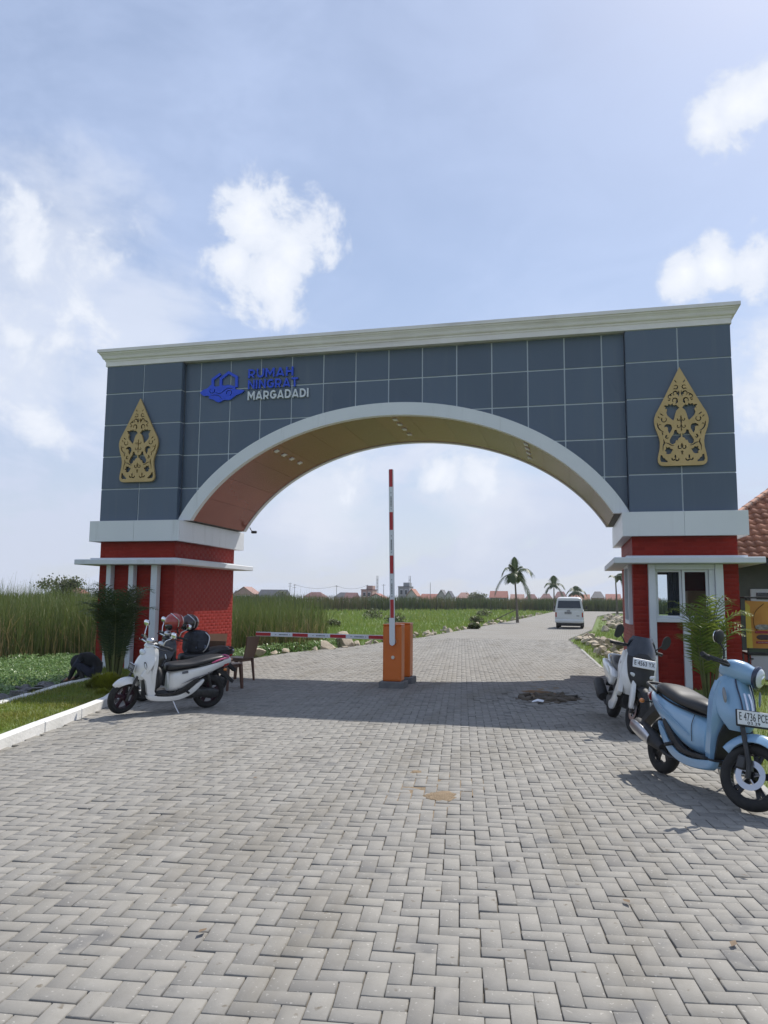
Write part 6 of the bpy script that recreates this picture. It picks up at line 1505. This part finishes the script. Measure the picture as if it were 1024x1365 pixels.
FRA = [(100,80,1.5,.12),(185,62,2.1,.80),(350,50,2.3,.74),(192,18,2.0,1.0),(340,-5,1.5,1.1),(255,35,1.6,.9),(70,40,1.6,.9),(215,70,1.4,.4),(20,66,1.5,.5),(300,55,1.3,.8)]
tall_palm((.06,40.6,0), 3.05, (-.16,.1), FRA, 'tall palm with drooping fronds by the left edge of the road', 1.05, [(-2.0,.6,0),(-.05,0,.95)])
tall_palm((1.6,99,0), 3.2, (0,.1), [(95,80,1.9,.2),(180,50,2.1,.7),(0,45,2.2,.75),(200,15,1.6,.9),(345,0,1.9,1.1),(270,50,1.8,.8)], 'small distant palm above the left side of the van', 1.5)
tall_palm((4.9,118,0), 2.5, (0,.1), [(90,70,1.9,.4),(180,45,2.4,.75),(0,40,2.6,.8),(150,60,1.8,.5),(30,60,1.8,.6),(270,40,1.8,.8),(200,10,1.6,.7),(340,10,1.6,.7)], 'farthest palm with spreading crown right of the van roof', 1.6)
tall_palm((8.55,68,0), 3.5, (-.1,0), [(20,60,2.0,.7),(0,45,2.2,1.0),(350,15,2.0,1.3),(180,55,1.2,.6),(330,5,2.1,1.5),(60,50,1.6,.8)], 'leaning palm beside the right pillar, nearer of the pair', 1.25)
tall_palm((10.6,72,0), 3.1, (.1,0), [(10,55,2.0,.9),(340,25,2.2,1.3),(180,40,1.6,.9),(90,70,1.6,.4),(310,0,1.8,1.3)], 'drooping palm beside the right pillar, farther of the pair', 1.25)
def tree(loc, hgt, rad, n, label, size):
    root = empty('broadleaf_tree', loc, label=label, cat='tree'); MB().tube([(0,0,0),(.1,0,hgt*.4),(0,.1,hgt*.8)], [.16,.11,.04], 8, 4).build('trunk', m_trunk, root, smooth=60)
    C_ = rng.normal(0,.45,(14,3))*np.array(rad)+np.array((0,0,hgt-rad[2])); Pp = C_[rng.integers(0,14,n)]+rng.normal(0,.30,(n,3))*np.array(rad)*.75
    Pp = Pp[Pp[:,2] > hgt*.25]; o = leaves('crown', Pp, size, m_reedf, rng.uniform(0,.35,len(Pp)), None, None); o.parent = root
tree((-51.5,60,-.2), 3.7, (2.6,2.4,1.5), 3500, 'round dark tree rising behind the reeds at the far left', .30)
tree((-73.5,185,-.2), 3.6, (2.4,2.,1.3), 900, 'far dark tree under the twin utility poles', .5)
tree((-20.5,190,-.2), 3.9, (2.8,2.,1.4), 900, 'far dark tree left of the blue walled hall', .5)
# ---- stones
m_rock = M('pale_limestone', (.40,.33,.235), (.52,.45,.35), .9, scale=5, detail=7, bump=.6, bscale=22, objrand=.2, stain=(4,(.22,.16,.10),.54,.70,(1,1,1)))
m_grock = M('grey_river_stone', (.13,.125,.12), (.22,.215,.21), .85, scale=5, detail=6, bump=.5, bscale=25, objrand=.25, stain=(4,(.10,.08,.06),.55,.7,(1,1,1)))
def rock_mesh(seed, mat, flat=.7):
    bm = bmesh.new(); bmesh.ops.create_icosphere(bm, subdivisions=3, radius=1.); rs = random.Random(seed)
    cuts = []
    for _ in range(11):
        v = Vector((rs.gauss(0,1), rs.gauss(0,1), rs.gauss(0,1))).normalized(); cuts.append((v, rs.uniform(.42,.80)))
    for v in bm.verts:
        for n_, d in cuts:
            k = v.co.dot(n_)-d
            if k > 0: v.co -= n_*k
        v.co += v.co.normalized()*.05*mnoise.noise(v.co*3+Vector((seed,0,0))); v.co.z *= flat; v.co.x *= 1.15
    me = bpy.data.meshes.new('rock'); bm.to_mesh(me); bm.free(); me.materials.append(mat); me.polygons.foreach_set('use_smooth', [True]*len(me.polygons)); me.set_sharp_from_angle(angle=R(16)); return me
RM = [rock_mesh(i, m_rock) for i in range(9)]; GM = [rock_mesh(20+i, m_grock, .45) for i in range(6)]
def put_rock(x, y, z, s, pool, label, group):
    o = obj('rock', random.choice(pool), None, loc=(x,y,z), rot=(random.gauss(0,.35),random.gauss(0,.35),random.random()*6.28)); k = s*random.uniform(.8,1.2); o.scale = (k, k*random.uniform(.75,1.1), k*random.uniform(.75,1.15)); return tag(o, label, 'rock', group)
random.seed(21)
for x, y, s in ((-4.95,5.1,.22),(-4.75,5.9,.14),(-4.6,6.35,.17),(-4.05,7.6,.15),(-3.85,8.25,.32),(-3.55,9.1,.13),(-3.72,9.75,.40),(-3.5,10.5,.20),(-3.3,11.2,.22),(-3.2,12.0,.15)):
    put_rock(x, y, s*.25-.03, s, RM, 'pale rock among the green plants at the left edge of the road behind the gate', 'rocks at the left road edge near the gate')
poly_l = [(-3.0,13.4),(-2.6,16.6),(-2.2,22),(-1.6,30),(-1.0,39),(-.55,48),(.2,65),(1.0,85)]
for i in range(96):
    t = (i+random.random())/96*.999; d = 13.4*(85/13.4)**t; x = float(np.interp(d, [p[1] for p in poly_l], [p[0] for p in poly_l])); s = random.uniform(.09,.21)
    put_rock(x-random.uniform(.05,.75), d, s*.3-.06+random.choice((0,0,.1)), s, RM, 'pale rock in the row edging the meadow side of the road', 'rocks edging the meadow')
for i in range(140):
    t = random.random(); y = 3.9+13.5*t; x0_ = float(np.interp(y,[4,11,17.5],[4.62,4.28,3.95])); wdt = float(np.interp(y,[4,8,13,17.5],[.7,1.5,1.6,.5])); u = random.random(); s = random.uniform(.09,.23)*(1-.2*u)
    put_rock(x0_+.12+wdt*u, y, s*.3+.16*math.sin(math.pi*min(1,u*1.1))*random.random(), s, RM, 'yellowish rock in the heap between the road and the right pillar', 'rock heap beside the right pillar')
for i in range(62):
    y = random.uniform(27,66); x = float(np.interp(y,[27,42,70],[5.4,5.9,7.4]))+random.uniform(0,2.2)*(1 if y < 45 else .7); s = random.uniform(.14,.33)
    put_rock(x, y, s*.3+.1*random.random(), s, RM, 'pale rock in the far heap right of the van', 'far rock heap right of the van')
for i in range(40):
    t = random.random(); bx, by = -4.75-1.15*t, -6.2+4.6*t; s = random.uniform(.10,.24)
    put_rock(bx-random.uniform(-.02,.55), by+random.uniform(-.2,.2), -.16+.10*random.random(), s, GM, 'flat grey stone in the channel beyond the whitewashed edging', 'grey stones in the channel')
for x, y, s in ((6.0,-3.9,.13),(6.15,-3.55,.10),(5.75,-5.4,.12),(6.35,-4.3,.15),(5.62,-6.3,.09)):
    put_rock(x, y, s*.3-.02, s, RM, 'pale stone lying in the grass right of the blue scooter', 'stones in the right lawn')
# ================================================================ AIR
def haze():
    m = bpy.data.materials.new('thin_haze'); m.use_nodes = True; nt = m.node_tree; nt.nodes.clear()
    v = nt.nodes.new('ShaderNodeVolumePrincipled'); v.inputs['Color'].default_value = (.88,.92,1,1); v.inputs['Density'].default_value = .00032; v.inputs['Anisotropy'].default_value = .2
    o = nt.nodes.new('ShaderNodeOutputMaterial'); nt.links.new(v.outputs[0], o.inputs['Volume'])
    b = MB().box((0,660,4.8), (1900,1780,12.6)).build('haze', m); tag(b, 'thin bluish haze over the far fields and houses', 'haze', kind='stuff')
haze()
